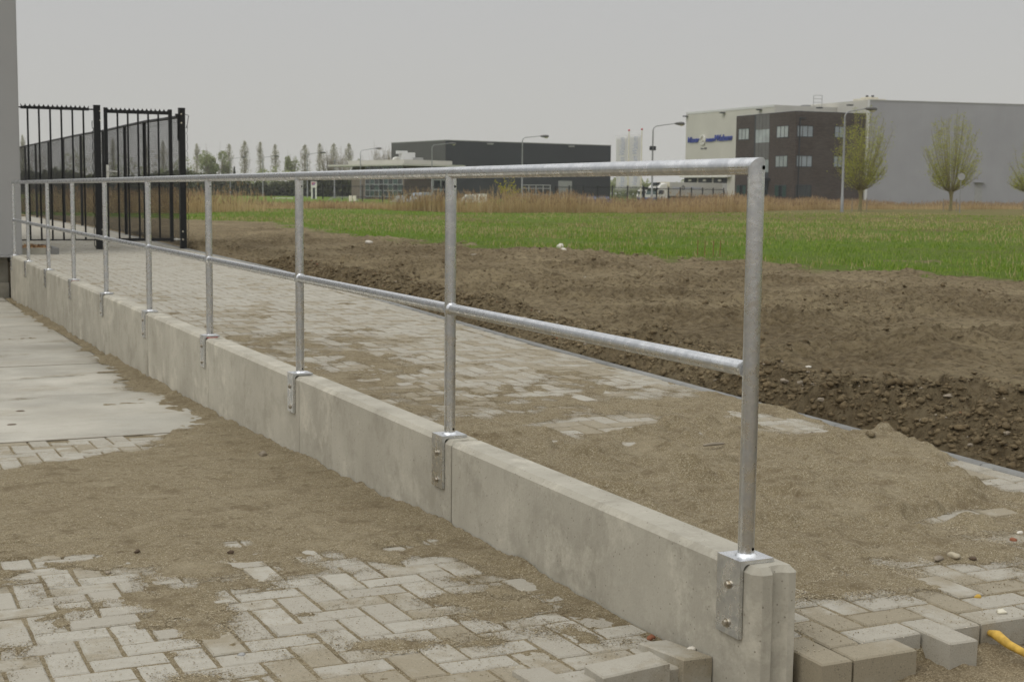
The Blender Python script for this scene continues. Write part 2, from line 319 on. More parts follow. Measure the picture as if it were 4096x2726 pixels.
# edge of the turf against the bare soil, as points on the field
TE=np.array([[60,-6],[14,4],[12.5,8.6],[11.86,10.98],[11.05,12.2],[11.1,14.7],[11.4,16.3],[10.4,18.1],[9.9,21.2],[8.5,22.2],[8.9,26.8],[9.4,31.5],[10,37.6],[11,44],[9.3,50],[4.5,62],[-30,64]])
_t=TE[::-1]
def turf_x(y): return np.interp(y,TE[1:16,1],TE[1:16,0])
def soilmask(x,y):
    n=fbm(x*.9,y*.9,40,4)*.55+fbm(x*4,y*4,41,3)*.25
    e=(turf_x(y)-x)+n*2.4+.5*fbm(x*2.2,y*2.2,43,3)
    m=sst(-.35,.35,e)*sst(64,57,y+n*4)
    m=np.where(y<4,np.maximum(m,sst(13.5,12.5,x)),m)
    hole=sst(.44,.62,fbm(x*.35+3,y*.5,77,3))*sst(16,12,np.abs(x-14))*sst(24,18,y)
    return np.clip(np.maximum(m,hole*.85*(x>turf_x(y)-.2)),0,1)
def dip(x,y):
    # lower-lying yard round the parked cars
    r=0.0
    for px,D,dz in ((1660,166,-.62),(1881,178,-.95),(2332,187,-.75),(2386,187,-.75)):
        c=far(px,D); d=np.hypot(x-c[0],y-c[1]); r=np.minimum(r,dz*sst(17,8,d))
    return r
def gz(x,y):
    u=x-kx(y)-.06
    base=zu(y)-.02+(ZF-zu(y)+.02)*sst(0.02,1.1,u)
    soil=soilmask(x,y)
    cl=fbm(x*3.2,y*3.2,3,5); cl2=fbm(x*9,y*9,5,4); lg=fbm(x*.6,y*.6,9,4); ri=1-np.abs(fbm(x*1.7+2,y*1.7,13,4))*2.2
    near=sst(1.3,.15,u)
    bank=.085*np.exp(-((u-.34)/.24)**2)*sst(16,8,y)*(1+.5*fbm(x*1.1,y*1.1,21,3))
    B=lambda f,sd:1-2*np.abs(fbm(x*f,y*f,sd,3))
    lump=sst(-.25,.35,fbm(x*.55,y*.8,19,4))*.85+.15
    rough=(.035*lg+.022*cl+lump*(.06*B(2.6,15)+.07*B(6.0,16)+.034*B(14,17)+.012*cl2)+.008*fbm(x*22,y*22,18,2))*sst(0,.12,u)
    rough=(rough+near*sst(0,.1,u)*sst(16,9,y)*(.045*B(5,25)+.04*B(11,26)))*sst(60,20,y)
    rut=-.03*np.exp(-((u-1.55-.25*lg)/.16)**2)-.025*np.exp(-((u-3.2-.3*lg)/.2)**2)
    hump=.10*np.exp(-((x-5.1)/.8)**2-((y-4.6)/.55)**2)*(1+cl)+.05*np.exp(-((x-6.3)/.9)**2-((y-6.3)/.4)**2)
    z=base+bank*soil+rough*soil+rut*soil*sst(.5,1,u)+hump+.05*(1-soil)*fbm(x*.8,y*.8,31,4)*sst(120,40,y)
    z=z+.03*(1-soil)*sst(40,10,np.abs(y-15))
    ins=(u<0)
    z=np.where(ins,np.minimum(-.95,z),z)
    z=np.where((y<-.2)&(x<2.4),-.95,z)
    return z+np.where(y>80,dip(x,y),0)
X,Y=np.meshgrid(gxs,gys); Z=gz(X,Y)
me=gridmesh('field',gxs,gys,Z,MT['ground'])
sm=soilmask(X,Y).ravel(); u=(X-kx(Y)).ravel()
dist=np.hypot(X-CAM[0],Y-CAM[1]).ravel()
ang=np.arctan2(X-CAM[0],Y-CAM[1]).ravel()
nn=fbm(X*.25,Y*.12,51,4).ravel()
dry=sst(38,46,dist)*sst(74,64,dist)*.55*sst(-.3,.4,nn)+sst(.05,.5,nn)*sst(25,33,dist)*.55*sst(.30,.42,ang)
band=sst(76,82,Y.ravel()+nn*5)*sst(116,104,Y.ravel()+nn*6)*sst(.52,.40,ang)      # ditch bank of old brown grass
dry=np.clip(np.maximum(dry,band*.75)+sst(.50,.56,ang)*sst(55,68,dist)*.8,0,1)
ca=me.color_attributes.new('mask','FLOAT_COLOR','POINT')
cols=np.zeros((len(sm),4),np.float32); cols[:,0]=sm; cols[:,1]=dry; cols[:,2]=np.clip(sst(.95,.25,u)*sst(13,9,Y.ravel()),0,1)*(.55+.45*nn); cols[:,3]=1
ca.data.foreach_set('color',cols.ravel())
tag(link('field',me),'bare brown soil and green turf field behind the ramp','field',kind='structure')
# ------------------------------------------------------------------ sand heights over the pavings
def low_h(x,y,cover=False):
    n1=fbm(x*1.5,y*1.1,61,4); n2=fbm(x*6,y*5,62,4); n3=fbm(x*42,y*42,63,4); n4=fbm(x*2.2,y*7,64,3)
    Yb=np.interp(x,[-3,-1.62,-1.3,-1.18,-1.02,-.86,-.5,-.2,-.08,0],[1.95,1.8,1.86,1.6,1.45,1.55,1.62,1.5,1.2,.8])
    s=(y-Yb)*2.6+n1*.55+n2*.5+.25
    s=np.maximum(s,1.35*np.exp(-((x+1.13)/.15)**2-((y-1.25)/.36)**2)-.25+n2*.5)
    s=np.maximum(s,.95*np.exp(-((x+1.25)/.12)**2-((y-.52)/.09)**2)-.3+n2*.3)
    s=np.maximum(s,.85*np.exp(-((x+.70)/.16)**2-((y-.57)/.10)**2)-.35+n2*.5)
    s=np.maximum(s,.75*np.exp(-((x+.22)/.22)**2-((y-.7)/.5)**2)-.35+n2*.75+n1*.4)
    s=np.where(y<2.7,s-1.5*np.exp(-((x+1.55)/.16)**2-((y-2.25)/.5)**2)*(n4>.02)-1.7*np.exp(-((x+.78)/.07)**2-((y-2.04)/.07)**2)-1.3*np.exp(-((x+.28)/.07)**2-((y-1.72)/.05)**2),s)
    for a,b,c_,d_ in ((-1.62,2.9,.16,.05),(-1.35,2.05,.12,.04),(-.55,2.35,.06,.04),(-1.5,3.6,.1,.05),(-.45,3.05,.05,.05),(-.12,1.75,.05,.10)): s=s-1.7*np.exp(-((x-a)/c_)**2-((y-b)/d_)**2)
    s=s-1.8*np.exp(-((x+1.0)/.09)**2-((y-3.5)/.09)**2)-1.4*np.exp(-((x+.87)/.05)**2-((y-2.7)/.05)**2)
    wst=np.interp(y,[4,4.5,5,6.3,7.4,9,10.5,13,18],[1.6,.62,.42,.30,.33,.25,.16,.11,.09])
    s2=(x+wst)*5+n1*.6+n4*.7
    s2=np.maximum(s2,1.1*np.exp(-((x+.45)/.22)**2-((y-6.5)/.13)**2)-.45+n4*.8)
    s2=np.maximum(s2,1.0*np.exp(-((x+.2)/.25)**2-((y-5.6)/.35)**2)-.35+n4*.9)
    t=sst(4.15,4.55,y+n2*.25+n1*.1-(x+.7)*.35)
    s=s*(1-t)+s2*t
    n5=fbm(x*11,y*9,66,3)
    if cover: return s+n5*.35
    c=sst(-.08,1.3,s+n5*.5-.05)
    h=-.0038+c*(.016+.006*n2+.004*n1+.007*fbm(x*12,y*12,67,3)+.008*np.clip(n1,0,1)*(1+n4))+.0030*n3*(.55+c)+.0016*n5
    fil=np.exp(np.minimum(x+.0,0)/.07)*(.016+.012*n1+.010*n2+.008*n5)*sst(.25,.9,y)
    return h+np.maximum(fil,0)
def pile(x,y):
    b=[(2.18,2.06,.2,.2,.02),(2.34,2.15,.10,.10,.022),(1.9,1.75,.3,.25,.022),(1.25,1.35,.5,.35,.02),(.85,1.05,.3,.09,.022),(1.35,.98,.3,.10,.016),(.45,2.45,.25,.3,.018),(1.9,1.5,.25,.2,.018)]
    t=0
    for a in b: t=t+a[4]*np.exp(-((x-a[0])/a[2])**2-((y-a[1])/a[3])**2)
    return t
_rs=np.random.default_rng(77); SCUFF=[]
for _i in range(46):
    _a=_rs.uniform(0,3.14); _x,_y=_rs.uniform(.25,2.2),_rs.uniform(.55,3.3); SCUFF.append((_x,_y,_rs.uniform(.03,.06),_rs.uniform(.07,.15),-.018,math.cos(_a),math.sin(_a))); SCUFF.append((_x+.09*math.cos(_a),_y+.09*math.sin(_a),.03,.10,.018,math.cos(_a),math.sin(_a)))
def up_h(x,y,cover=False):
    n1=fbm(x*1.2,y*.9,71,4); n2=fbm(x*5,y*4,72,4); n3=fbm(x*42,y*42,73,4); n4=fbm(x*2.5,y*2.5,74,3)
    s=np.interp(y,[-.4,0,.15,.5,1.0,3.2,3.9,5.2,6.5,8,10,14,22],[-.5,-.25,.15,.65,.95,.9,.3,.0,-.08,-.35,-.55,-.65,-.7])
    s=s+sst(2.8,4.5,y)*sst(8.5,6,y)*(1.25-x)*.38+n1*.75+n2*.55
    for a in [(1.35,3.05,.3,.2,1.9),(1.12,2.9,.16,.10,1.2),(2.12,2.72,.22,.30,1.9),(2.26,1.15,.17,.6,2.2),(1.62,.92,.2,.07,1.5),(1.1,.33,.12,.1,1.0),(1.75,.55,.22,.1,1.1),(.42,.15,.22,.12,1.0),(.9,.06,.25,.1,1.1),(2.2,4.3,.18,.3,.6)]:
        s=s-a[4]*np.exp(-((x-a[0])/a[2])**2-((y-a[1])/a[3])**2)
    s=s+pile(x,y)*17
    scuff=0
    for a in SCUFF: scuff=scuff+a[4]*np.exp(-((((x-a[0])*a[5]+(y-a[1])*a[6])/a[2])**2)**1.5-((((y-a[1])*a[5]-(x-a[0])*a[6])/a[3])**2)**1.5)
    n5=fbm(x*11,y*9,76,3)
    if cover: return s+n5*.35+.1
    c=sst(-.15,1.1,s+n5*.5); rg=np.clip(1-np.abs(fbm(x*1.6+y*.7,y*2.6-x*.5,75,4))*3.4,0,1)
    return -.0042+c*(.015+.006*n2+pile(x,y)*(1+.25*n4+.2*n2)+scuff+(.034*rg+.03*np.clip(n2,0,1)+.018*np.clip(fbm(x*12,y*12,78,3),-.1,1))*sst(.3,1,y)*sst(4,2.5,y))+.0030*n3*(.55+c)+.0016*n5
# ------------------------------------------------------------------ pavings
bed_low=MB().box(-4.2,-.004,.10,18.4,-.9,-.80).build('driveway',MT['sand']); tag(bed_low,'light grey brick and concrete slab driveway below the wall','driveway',kind='structure')
bed_up=MB().box(.14,2.33,-.05,46,-.93,-.86).build('footpath',MT['sand']); tag(bed_up,'light grey herringbone brick footpath behind the wall','footpath',kind='structure')
def brick_mesh(lx,ly,h=.08,ch=.0045):
    b=MB(); X,Y=lx/2,ly/2
    ring=lambda i,z:[(-X+i,-Y+i,z),(X-i,-Y+i,z),(X-i,Y-i,z),(-X+i,Y-i,z)]
    v=ring(0,-h)+ring(0,-ch)+ring(ch,0); f=[(8,9,10,11)]
    for k in range(4):
        j=(k+1)%4; f+=[(k,j,4+j,4+k),(4+k,4+j,8+j,8+k)]
    b.add(v,f); return b
BL,BW=.1995,.0945; MODX=.2085; G=MODX/2
def herring(x0,x1,y0,y1,ox,oy):
    out=[]
    i0,i1=int((x0-ox)/G)-3,int((x1-ox)/G)+3; j0,j1=int((y0-oy)/G)-3,int((y1-oy)/G)+3
    for i in range(i0,i1):
        for j in range(j0,j1):
            k=(i-j)%4
            if k==0: out.append((ox+(i+1)*G,oy+(j+.5)*G,0))
            elif k==3: out.append((ox+(i+.5)*G,oy+(j+1)*G,1))
    return out
bm0=brick_mesh(BL,BW).mesh('brick',MT['brick']); bm1=brick_mesh(BW,BL).mesh('brick',MT['brick'])
def lay(parent,spots,zf,hf,xl,xr,nmax,jit=.0013,tilt=.3):
    items=[]
    for x,y,o in spots:
        lx,ly=(BL,BW) if o==0 else (BW,BL)
        a,b=x-lx/2,x+lx/2; L,Rr=xl(y),xr(y)
        a2,b2=max(a,L),min(b,Rr)
        if b2-a2<.028: continue
        items.append(((a2+b2)/2,y,o,(b2-a2)/lx))
    P=np.array([(i[0],i[1]) for i in items]); hh=hf(P[:,0],P[:,1]); zz=zf(P[:,1])
    dd=np.hypot(P[:,0]-CAM[0],P[:,1]-CAM[1])+np.where(hh>.006,100,0)
    # out of the picture: last
    rel=np.c_[P,zz]-CAM; d=rel@CF; px=2048+FPX*(rel@CR)/d; py=1363-FPX*(rel@CU)/d
    dd=dd+np.where((px<-60)|(px>4160)|(py>2800)|(d<.2),200,0)
    order=np.argsort(dd); V=[];F=[]
    for rank,q in enumerate(order):
        x,y,o,sx_=items[q]; z=float(zz[q])+random.gauss(0,jit); rx,ry=R_(random.gauss(0,tilt)),R_(random.gauss(0,tilt)); rz=R_(random.gauss(0,.5)) if y<30 else 0
        slope=(float(zf(y+.1))-float(zf(y-.1)))/.2
        if rank<nmax:
            ob=link('brick',bm0 if o==0 else bm1,parent,(x,y,z)); ob.rotation_euler=(rx+math.atan(slope),ry,rz); ob.scale=(sx_,1,1)
        else:
            lx,ly=(BL,BW) if o==0 else (BW,BL); X_,Y_=lx*sx_/2,ly/2; c=.0045; b=len(V)
            def pt(px,py,pz):
                return (x+px*math.cos(rz)-py*math.sin(rz),y+px*math.sin(rz)+py*math.cos(rz),z+pz+(rx+slope)*py-ry*px)
            for i,zz_ in ((0,-.05),(0,-c),(c,0)):
                V+=[pt(-X_+i,-Y_+i,zz_),pt(X_-i,-Y_+i,zz_),pt(X_-i,Y_-i,zz_),pt(-X_+i,Y_-i,zz_)]
            F.append((b+8,b+9,b+10,b+11))
            for k in range(4):
                j=(k+1)%4; F+=[(b+k,b+j,b+4+j,b+4+k),(b+4+k,b+4+j,b+8+j,b+8+k)]
    if V: tag(link('brick',npmesh('bricks',V,F,MT['brick']),parent),kind='stuff')
slabY0=5.10
sp=[s for s in herring(-3.4,0,.0,5.06,-.035,.085) if s[1]>.12 and s[1]+(.0525 if s[2]==0 else .105)<slabY0-.006]
# straight cut courses where the pattern meets the slabs
sp+=[(-3.3+MODX*i,slabY0-.058,0) for i in range(16) if True and False]
lay(bed_low,sp,zl,low_h,lambda y:-3.4,lambda y:-.008,290)
spu=[s for s in herring(.13,3.5,-.4,46,.355,-.085) if s[1]>((-.2 if s[2]==0 else -.13) if s[0]<.37 else (-.11 if s[2]==0 else -.10))]
row=[]; yy=-.06
while yy<46: row.append(yy); yy+=MODX
lay(bed_up,[s for s in spu if s[0]<kx(s[1])-.06],zu,up_h,lambda y:.138,lambda y:float(kx(y))-.112,240)
stm=[]
for yy in row:
    x=float(kx(yy))-.056
    if yy<6.2:
        ob=link('brick',bm1,bed_up,(x,yy,float(zu(yy))+random.gauss(0,.0012))); ob.rotation_euler=(math.atan(.0165),R_(random.gauss(0,.3)),0)
    else: stm.append((x,yy))
V=[];F=[]
for x,y in stm:
    b=len(V); z=float(zu(y)); X_,Y_=BW/2,BL/2
    for i,q in ((0,-.05),(0,-.0045),(.0045,0)): V+=[(x-X_+i,y-Y_+i,z+q),(x+X_-i,y-Y_+i,z+q),(x+X_-i,y+Y_-i,z+q),(x-X_+i,y+Y_-i,z+q)]
    F.append((b+8,b+9,b+10,b+11))
    for k in range(4):
        j=(k+1)%4; F+=[(b+k,b+j,b+4+j,b+4+k),(b+4+k,b+4+j,b+8+j,b+8+k)]
tag(link('brick',npmesh('border_bricks',V,F,MT['brick']),bed_up),kind='stuff')
# loose bricks at the raw end of the driveway
for (x,y,z,rx,ry,rz,o) in [(-.245,.105,-.272,2,-3,2,0),(-.47,.115,-.285,-1,4,3,1),(-.058,.175,-.279,-3,4,6,1),(-.62,.07,-.30,0,2,-4,0),(-.84,.05,-.30,1,-2,3,1)]:
    ob=link('brick',bm0 if o==0 else bm1,bed_low,(x,y,z)); ob.rotation_euler=(R_(rx),R_(ry),R_(rz))
# concrete slabs with steel rims
sl=MB(); L=1.995; 
SY=[slabY0+2.05*i for i in range(7)]
for i,y0 in enumerate(SY):
    for cx in (-2.115,-4.17):
        x0,x1,y1=cx,cx+2.03,y0+2.03
        za,zb=float(zl(y0)),float(zl(y1)); dz=random.uniform(-.004,.004)
        b=MB(); c=.012
        b.add([(x0,y0,za-.12),(x1,y0,za-.12),(x1,y1,zb-.12),(x0,y1,zb-.12),(x0+c,y0+c,za),(x1-c,y0+c,za),(x1-c,y1-c,zb),(x0+c,y1-c,zb),(x0,y0,za-.006),(x1,y0,za-.006),(x1,y1,zb-.006),(x0,y1,zb-.006)],
          [(0,1,9,8),(1,2,10,9),(2,3,11,10),(3,0,8,11),(8,9,5,4),(9,10,6,5),(10,11,7,6),(11,8,4,7),(4,5,6,7)])
        s=b.build('concrete_slab',MT['slab'],bed_low,(0,0,dz))
        if cx>-3:
            r=MB(); t=.007
            r.add([(x0-.004,y0-.004,za-.05),(x1+.004,y0-.004,za-.05),(x1+.004,y0-.004,za-.002),(x0-.004,y0-.004,za-.002),(x0,y0+t,za+.0),(x1,y0+t,za+.0)],[(0,1,2,3),(3,2,5,4)])
            r.add([(x1+.004,y0,za-.05),(x1+.004,y1,zb-.05),(x1+.004,y1,zb-.002),(x1+.004,y0,za-.002),(x1-.006,y0,za+.001),(x1-.006,y1,zb+.001)],[(0,1,2,3),(3,2,5,4)])
            r.build('steel_rim',MT['bolt'],s)
            for hx,hy in ((.88,.62),(1.02,1.25),(.86,1.55)):
                X_,Y_=x0+hx+random.uniform(-.06,.06),y0+hy+random.uniform(-.1,.1)
                h=MB().lathe([(.028,0),(.026,.0015),(.012,.0018)],10,(X_,Y_,za+(zb-za)*(Y_-y0)/2.03+.0005)); h.build('lifting_hole',MT['stoned'],s)
# loose sand lying in the joints and over the pavings
xs=axis([(-3.4,-1.95,.06),(-1.95,-.003,.0075)]); ys=axis([(.06,2.6,.0075),(2.6,5.2,.013),(5.2,8,.02),(8,18,.05)])
X,Y=np.meshgrid(xs,ys); Z=zl(Y)+low_h(X,Y)
edge=sst(.10,.22,Y+.04*fbm(X*7,Y*0+3,90,3)); Z=Z-.06*(1-edge)
Z=np.where(Y>slabY0-.03,Z-.03*sst(.004,.0,low_h(X,Y)),Z)
tag(link('loose_sand',gridmesh('sand_low',xs,ys,Z,MT['sand'])),'thin brown sand scattered over the lower driveway paving','sand',kind='stuff')
xs=axis([(.131,2.62,.0095),(2.62,3.45,.05)]); ys=axis([(-.26,3.4,.0095),(3.4,8,.022),(8,20,.05)])
X,Y=np.meshgrid(xs,ys); U_=X-kx(Y); h=up_h(X,Y); Z=zu(Y)+h
Z=np.where(U_>-.005,zu(Y)+np.maximum(pile(X,Y)*.95-.012-.9*np.maximum(U_-.02,0),-.2),Z)
edge=sst(-.14,-.02,Y+.05*fbm(X*6,Y*0+1,91,3)); Z=Z-.13*(1-edge)
tag(link('loose_sand',gridmesh('sand_up',xs,ys,Z,MT['sand'])),'heaped brown sand spread over the upper herringbone footpath','sand',kind='stuff')
# raw earth where the pavings stop
xs=axis([(-4.4,-1.5,.1),(-1.5,3.4,.014),(3.4,6,.2)]); ys=axis([(-6,-1,.25),(-1,.45,.014)])
X,Y=np.meshgrid(xs,ys); n=fbm(X*5,Y*5,95,5); n2=fbm(X*18,Y*18,96,4)
Z=-.345+.022*n+.016*n2+.012*fbm(X*1.2,Y*1.2,97,3)+.03*sst(.1,.5,X)
Z=Z-.16*sst(-.02,.25,Y)
k=NT('raw_sand_earth',.95,spec=.12); P=k.pos(); c=k.mix(k.mr(k.noise(P,4,5),.35,.65,0,1),(.10,.077,.046),(.225,.182,.112)); c=k.mix(.45,c,k.ramp(k.n('ShaderNodeSeparateColor',{0:k.vor(P,280)}).outputs[0],[(0,(.06,.044,.026)),(.5,(.19,.148,.088)),(1,(.42,.355,.24))]))
k.color(c); k.bump(k.noise(P,70,4),.7,.006); MT['earth']=k.m
tag(link('earth',gridmesh('earth',xs,ys,Z,MT['earth'])),'raw brown earth in front of the unfinished paving edges','earth',kind='structure')
# ------------------------------------------------------------------ kerb along the footpath
kb=empty('kerb',(0,0,0),label='narrow grey concrete kerb between footpath and soil',cat='kerb'); tag(kb,kind='structure')
y=-.4; n=0
while y<46:
    y1=y+.995; xa,xb=float(kx(y)),float(kx(y1)); za,zb=float(zu(y)),float(zu(y1)); o=MB(); wd=.058; c=.008; t=.006
    o.add([(xa,y,za-.22),(xa+wd,y,za-.22),(xb+wd,y1,zb-.22),(xb,y1,zb-.22),(xa,y,za+t-c),(xa+wd,y,za+t-c),(xb+wd,y1,zb+t-c),(xb,y1,zb+t-c),(xa+c,y,za+t),(xa+wd-c,y,za+t),(xb+wd-c,y1,zb+t),(xb+c,y1,zb+t)],
      [(0,1,5,4),(1,2,6,5),(2,3,7,6),(3,0,4,7),(4,5,9,8),(5,6,10,9),(6,7,11,10),(7,4,8,11),(8,9,10,11)])
    o.build('kerb_stone',MT['kerb'],kb); y+=1.0
# ================================================================== RETAINING WALL
wall=empty('retaining_wall',(0,0,-.6),label='low precast concrete retaining wall between driveway and footpath',cat='wall')
OUT=[(0,.022),(.020,0),(.050,0),(.058,.016),(.086,.012),(.100,0),(.120,0),(.13,.012)]
def panel(Ln,OUT=OUT):
    b=MB(); far_=[(.13,Ln),(0,Ln)]; o=OUT+far_; n=len(o); c=.017
    inner=[(min(max(x,c),.13-c),min(max(y,c if y<.5 else y),Ln)) for x,y in o]
    inner=[(a,(bb+.006 if o[i][1]>.01 and o[i][1]<.02 else bb)) for i,(a,bb) in enumerate(inner)]
    v=[(x,y,-1.0) for x,y in o]+[(x,y,-c) for x,y in o]+[(x,y,0) for x,y in inner]
    f=[tuple(range(2*n,3*n))]
    for i in range(n):
        j=(i+1)%n; f+=[(i,j,n+j,n+i),(n+i,n+j,2*n+j,2*n+i)]
    return b.add(v,f).mesh('panel',MT['wall'])
pm0=panel(1.984); pm=panel(1.984,[(0,.004),(.004,0),(.050,0),(.058,.016),(.086,.012),(.100,0),(.125,0),(.13,.006)])
for i in range(9):
    o=link('panel',pm0 if i==0 else pm,wall,(random.uniform(-.002,.002),2*i-.105,.6+(0 if i==0 else random.uniform(-.004,.002)))); o.rotation_euler=(R_(random.uniform(-.04,.04)),0,0)
# ================================================================== HANDRAIL
rail=empty('handrail',(0,0,0),label='galvanised steel tube handrail on ten posts along the concrete wall',cat='railing')
PX,RH,MH,RAD=.041,1.0067,.492,.0214
PY=[2.0*i for i in range(9)]+[17.68]
N=20
b=MB(); v=[]
for k in range(N):
    a=2*math.pi*k/N; v.append((PX+RAD*math.cos(a),-RAD*math.sin(a),RH+RAD*math.sin(a)))
for k in range(N):
    a=2*math.pi*k/N; v.append((PX+RAD*math.cos(a),17.68+RAD*math.sin(a),RH+RAD*math.sin(a)))
b.add(v,[(k,N+k,N+(k+1)%N,(k+1)%N) for k in range(N)],True); b.build('top_rail',MT['galv'],rail)
def post_mesh(first=False,last=False):
    b=MB(); v=[]
    for k in range(N):
        a=2*math.pi*k/N; v.append((RAD*math.cos(a),RAD*math.sin(a),.010))
    for k in range(N):
        a=2*math.pi*k/N; x,y=RAD*math.cos(a),RAD*math.sin(a)
        zt=RH-y if first else (RH+y if last else RH-math.sqrt(max(RAD**2-x*x,0))+.002)
        v.append((x,y,zt))
    b.add(v,[(k,(k+1)%N,N+(k+1)%N,N+k) for k in range(N)],True); return b
pmF=post_mesh(True).mesh('post',MT['galv']); pmM=post_mesh().mesh('post',MT['galv']); pmL=post_mesh(False,True).mesh('post',MT['galv'])
# angle bracket profile (x,z)
pr=[(-.0115,-.192),(-.0012,-.192),(-.0012,-.016)]
for k in range(1,6): a=math.pi/2*k/6; pr.append((.0138-.015*math.cos(a),-.016+.0165*math.sin(a)))
pr+=[(.0138,.0008),(.092,.0008),(.092,.0105),(-.0115,.0105)]
b=MB(); n=len(pr); b.add([(x,-.052,z) for x,z in pr]+[(x,.052,z) for x,z in pr],[tuple(range(n)),tuple(range(2*n-1,n-1,-1))]+[(i,n+i,n+(i+1)%n,(i+1)%n) for i in range(n)])
brm=b.mesh('bracket',MT['galv'])
bo=MB(); hexp=[(.0088*math.cos(math.pi/3*k+.3),.0088*math.sin(math.pi/3*k+.3)) for k in range(6)]
bo.lathe([(.0125,-.0),(.0125,-.0018)],14,(0,0,0),'x'); v=[(-.0018,a,c) for a,c in hexp]+[(-.0085,a,c) for a,c in hexp]+[(-.0095,a*.8,c*.8) for a,c in hexp]
bo.add(v,[(k,(k+1)%6,6+(k+1)%6,6+k) for k in range(6)]+[(6+k,6+(k+1)%6,12+(k+1)%6,12+k) for k in range(6)]+[tuple(range(12,18))]); bom=bo.mesh('bolt',MT['bolt'])
wr=MB().lathe([(RAD+.0075,.0),(RAD+.006,.003),(RAD+.001,.007),(RAD-.001,.008)],N,(0,0,.0102)); wrm=wr.mesh('weld',MT['weld'])
ho=MB().lathe([(.0042,0.0),(.0042,.0006)],10,(0,0,0),'y'); hom=ho.mesh('drain_hole',MT['hole'])
shm=MB().box(.006,.08,-.05,.05,-.0045,.0005).mesh('shim',MT['red'])
for i,y in enumerate(PY):
    p=link('post',pmF if i==0 else (pmL if i==9 else pmM),rail,(PX,y,0)); 
    dzl=.0035 if i in (3,6) else 0
    br=link('bracket',brm,rail,(0,y+(0 if i<9 else .02),dzl))
    for z in (-.060,-.163): link('bolt',bom,br,(-.0116,random.uniform(-.006,.01),z)).rotation_euler=(random.uniform(0,1),0,0)
    if dzl: link('shim',shm,br,(0,0,0))
    link('weld',wrm,p,(0,0,0))
    # drain holes on the side that faces along the wall
    for z in ([.030,RH-.004] if i==0 else [.030,RH-.052]):
        a=R_(-90+20 if z<.5 else -90+24); h=link('drain_hole',hom,p,((RAD+.0002)*math.cos(a),(RAD+.0002)*math.sin(a),z)); h.rotation_euler=(0,0,a+R_(90)+math.pi); 
        h.scale=(1.35,1,1.35) if (i==0 and z>.5) else (1,1,1)
rw=MB()
for k in range(N): pass
for i in range(9):
    y0,y1=PY[i],PY[i+1]; b=MB(); r=.0208
    b.tube([(PX,y0+RAD*.7,MH),(PX,y1-RAD*.7,MH)],r,16,False); s=b.build('mid_rail',MT['galv'],rail)
    for yy,sg in ((y0,1),(y1,-1)):
        q=MB(); q.lathe([(r+.0005,.012*sg),(r+.0035,.004*sg),(r+.0045,-.004*sg)],14,(PX,yy+sg*(RAD*.92),MH),'y'); q.build('weld',MT['weld'],s)
# ================================================================== GATE, FENCE, NEAR BUILDING
GY=19.85; GB=float(zu(GY))
def spikes(mb,x0,x1,z,h0,step,amp,y0,y1):
    # strip with a scalloped upper edge: pointed teeth between round bites
    n=max(1,int(round((x1-x0)/step))); st=(x1-x0)/n; top=[]
    for i in range(n):
        for k in range(8):
            t=k/8; top.append((x0+(i+t)*st,z+amp*(abs(2*t-1)**2.6)))
    top.append((x1,z+amp)); v=[];f=[]
    for x,zz in top: v+=[(x,y0,z-h0),(x,y0,zz),(x,y1,z-h0),(x,y1,zz)]
    for i in range(len(top)-1):
        a,b=4*i,4*i+4; f+=[(a,b,b+1,a+1),(b+2,a+2,a+3,b+3),(a+1,b+1,b+3,a+3),(a+2,b+2,b,a)]
    mb.add(v,f); return mb
def looped(x,z0,z1,y,step=.165,d=.024):
    p=[]; n=int((z1-z0)/step)
    for i in range(n):
        for k in range(6):
            t=k/6; p.append((x-d*min(1,math.sin(math.pi*t)*1.7),y,z0+(i+t)*step))
    return p
fp=empty('fence_panel',(.9,GY,GB),label='black spiked bar panel fixed between grey building and gate post',cat='fence panel'); O=np.array([.9,GY,GB])
def chl(mb,name,mat,par,org): 
    mb.v=[(a-org[0],b-org[1],c-org[2]) for a,b,c in mb.v]; return mb.build(name,mat,par)
chl(spikes(MB(),.40,1.40,2.165,.042,.0685,.036,GY-.015,GY+.015).box(.335,.40,GY-.012,GY+.012,2.135,2.155).box(1.40,1.475,GY-.012,GY+.012,2.135,2.155),'spiked_strip',MT['black'],fp,O)
for i in range(7): x=.335+.1635*i+.0; chl(MB().tube([(x,GY,.145),(x,GY,2.14)],.0142,8),'bar',MT['black'],fp,O)
chl(MB().box(.335,1.475,GY-.014,GY+.014,.132,.152),'bottom_rail',MT['black'],fp,O)
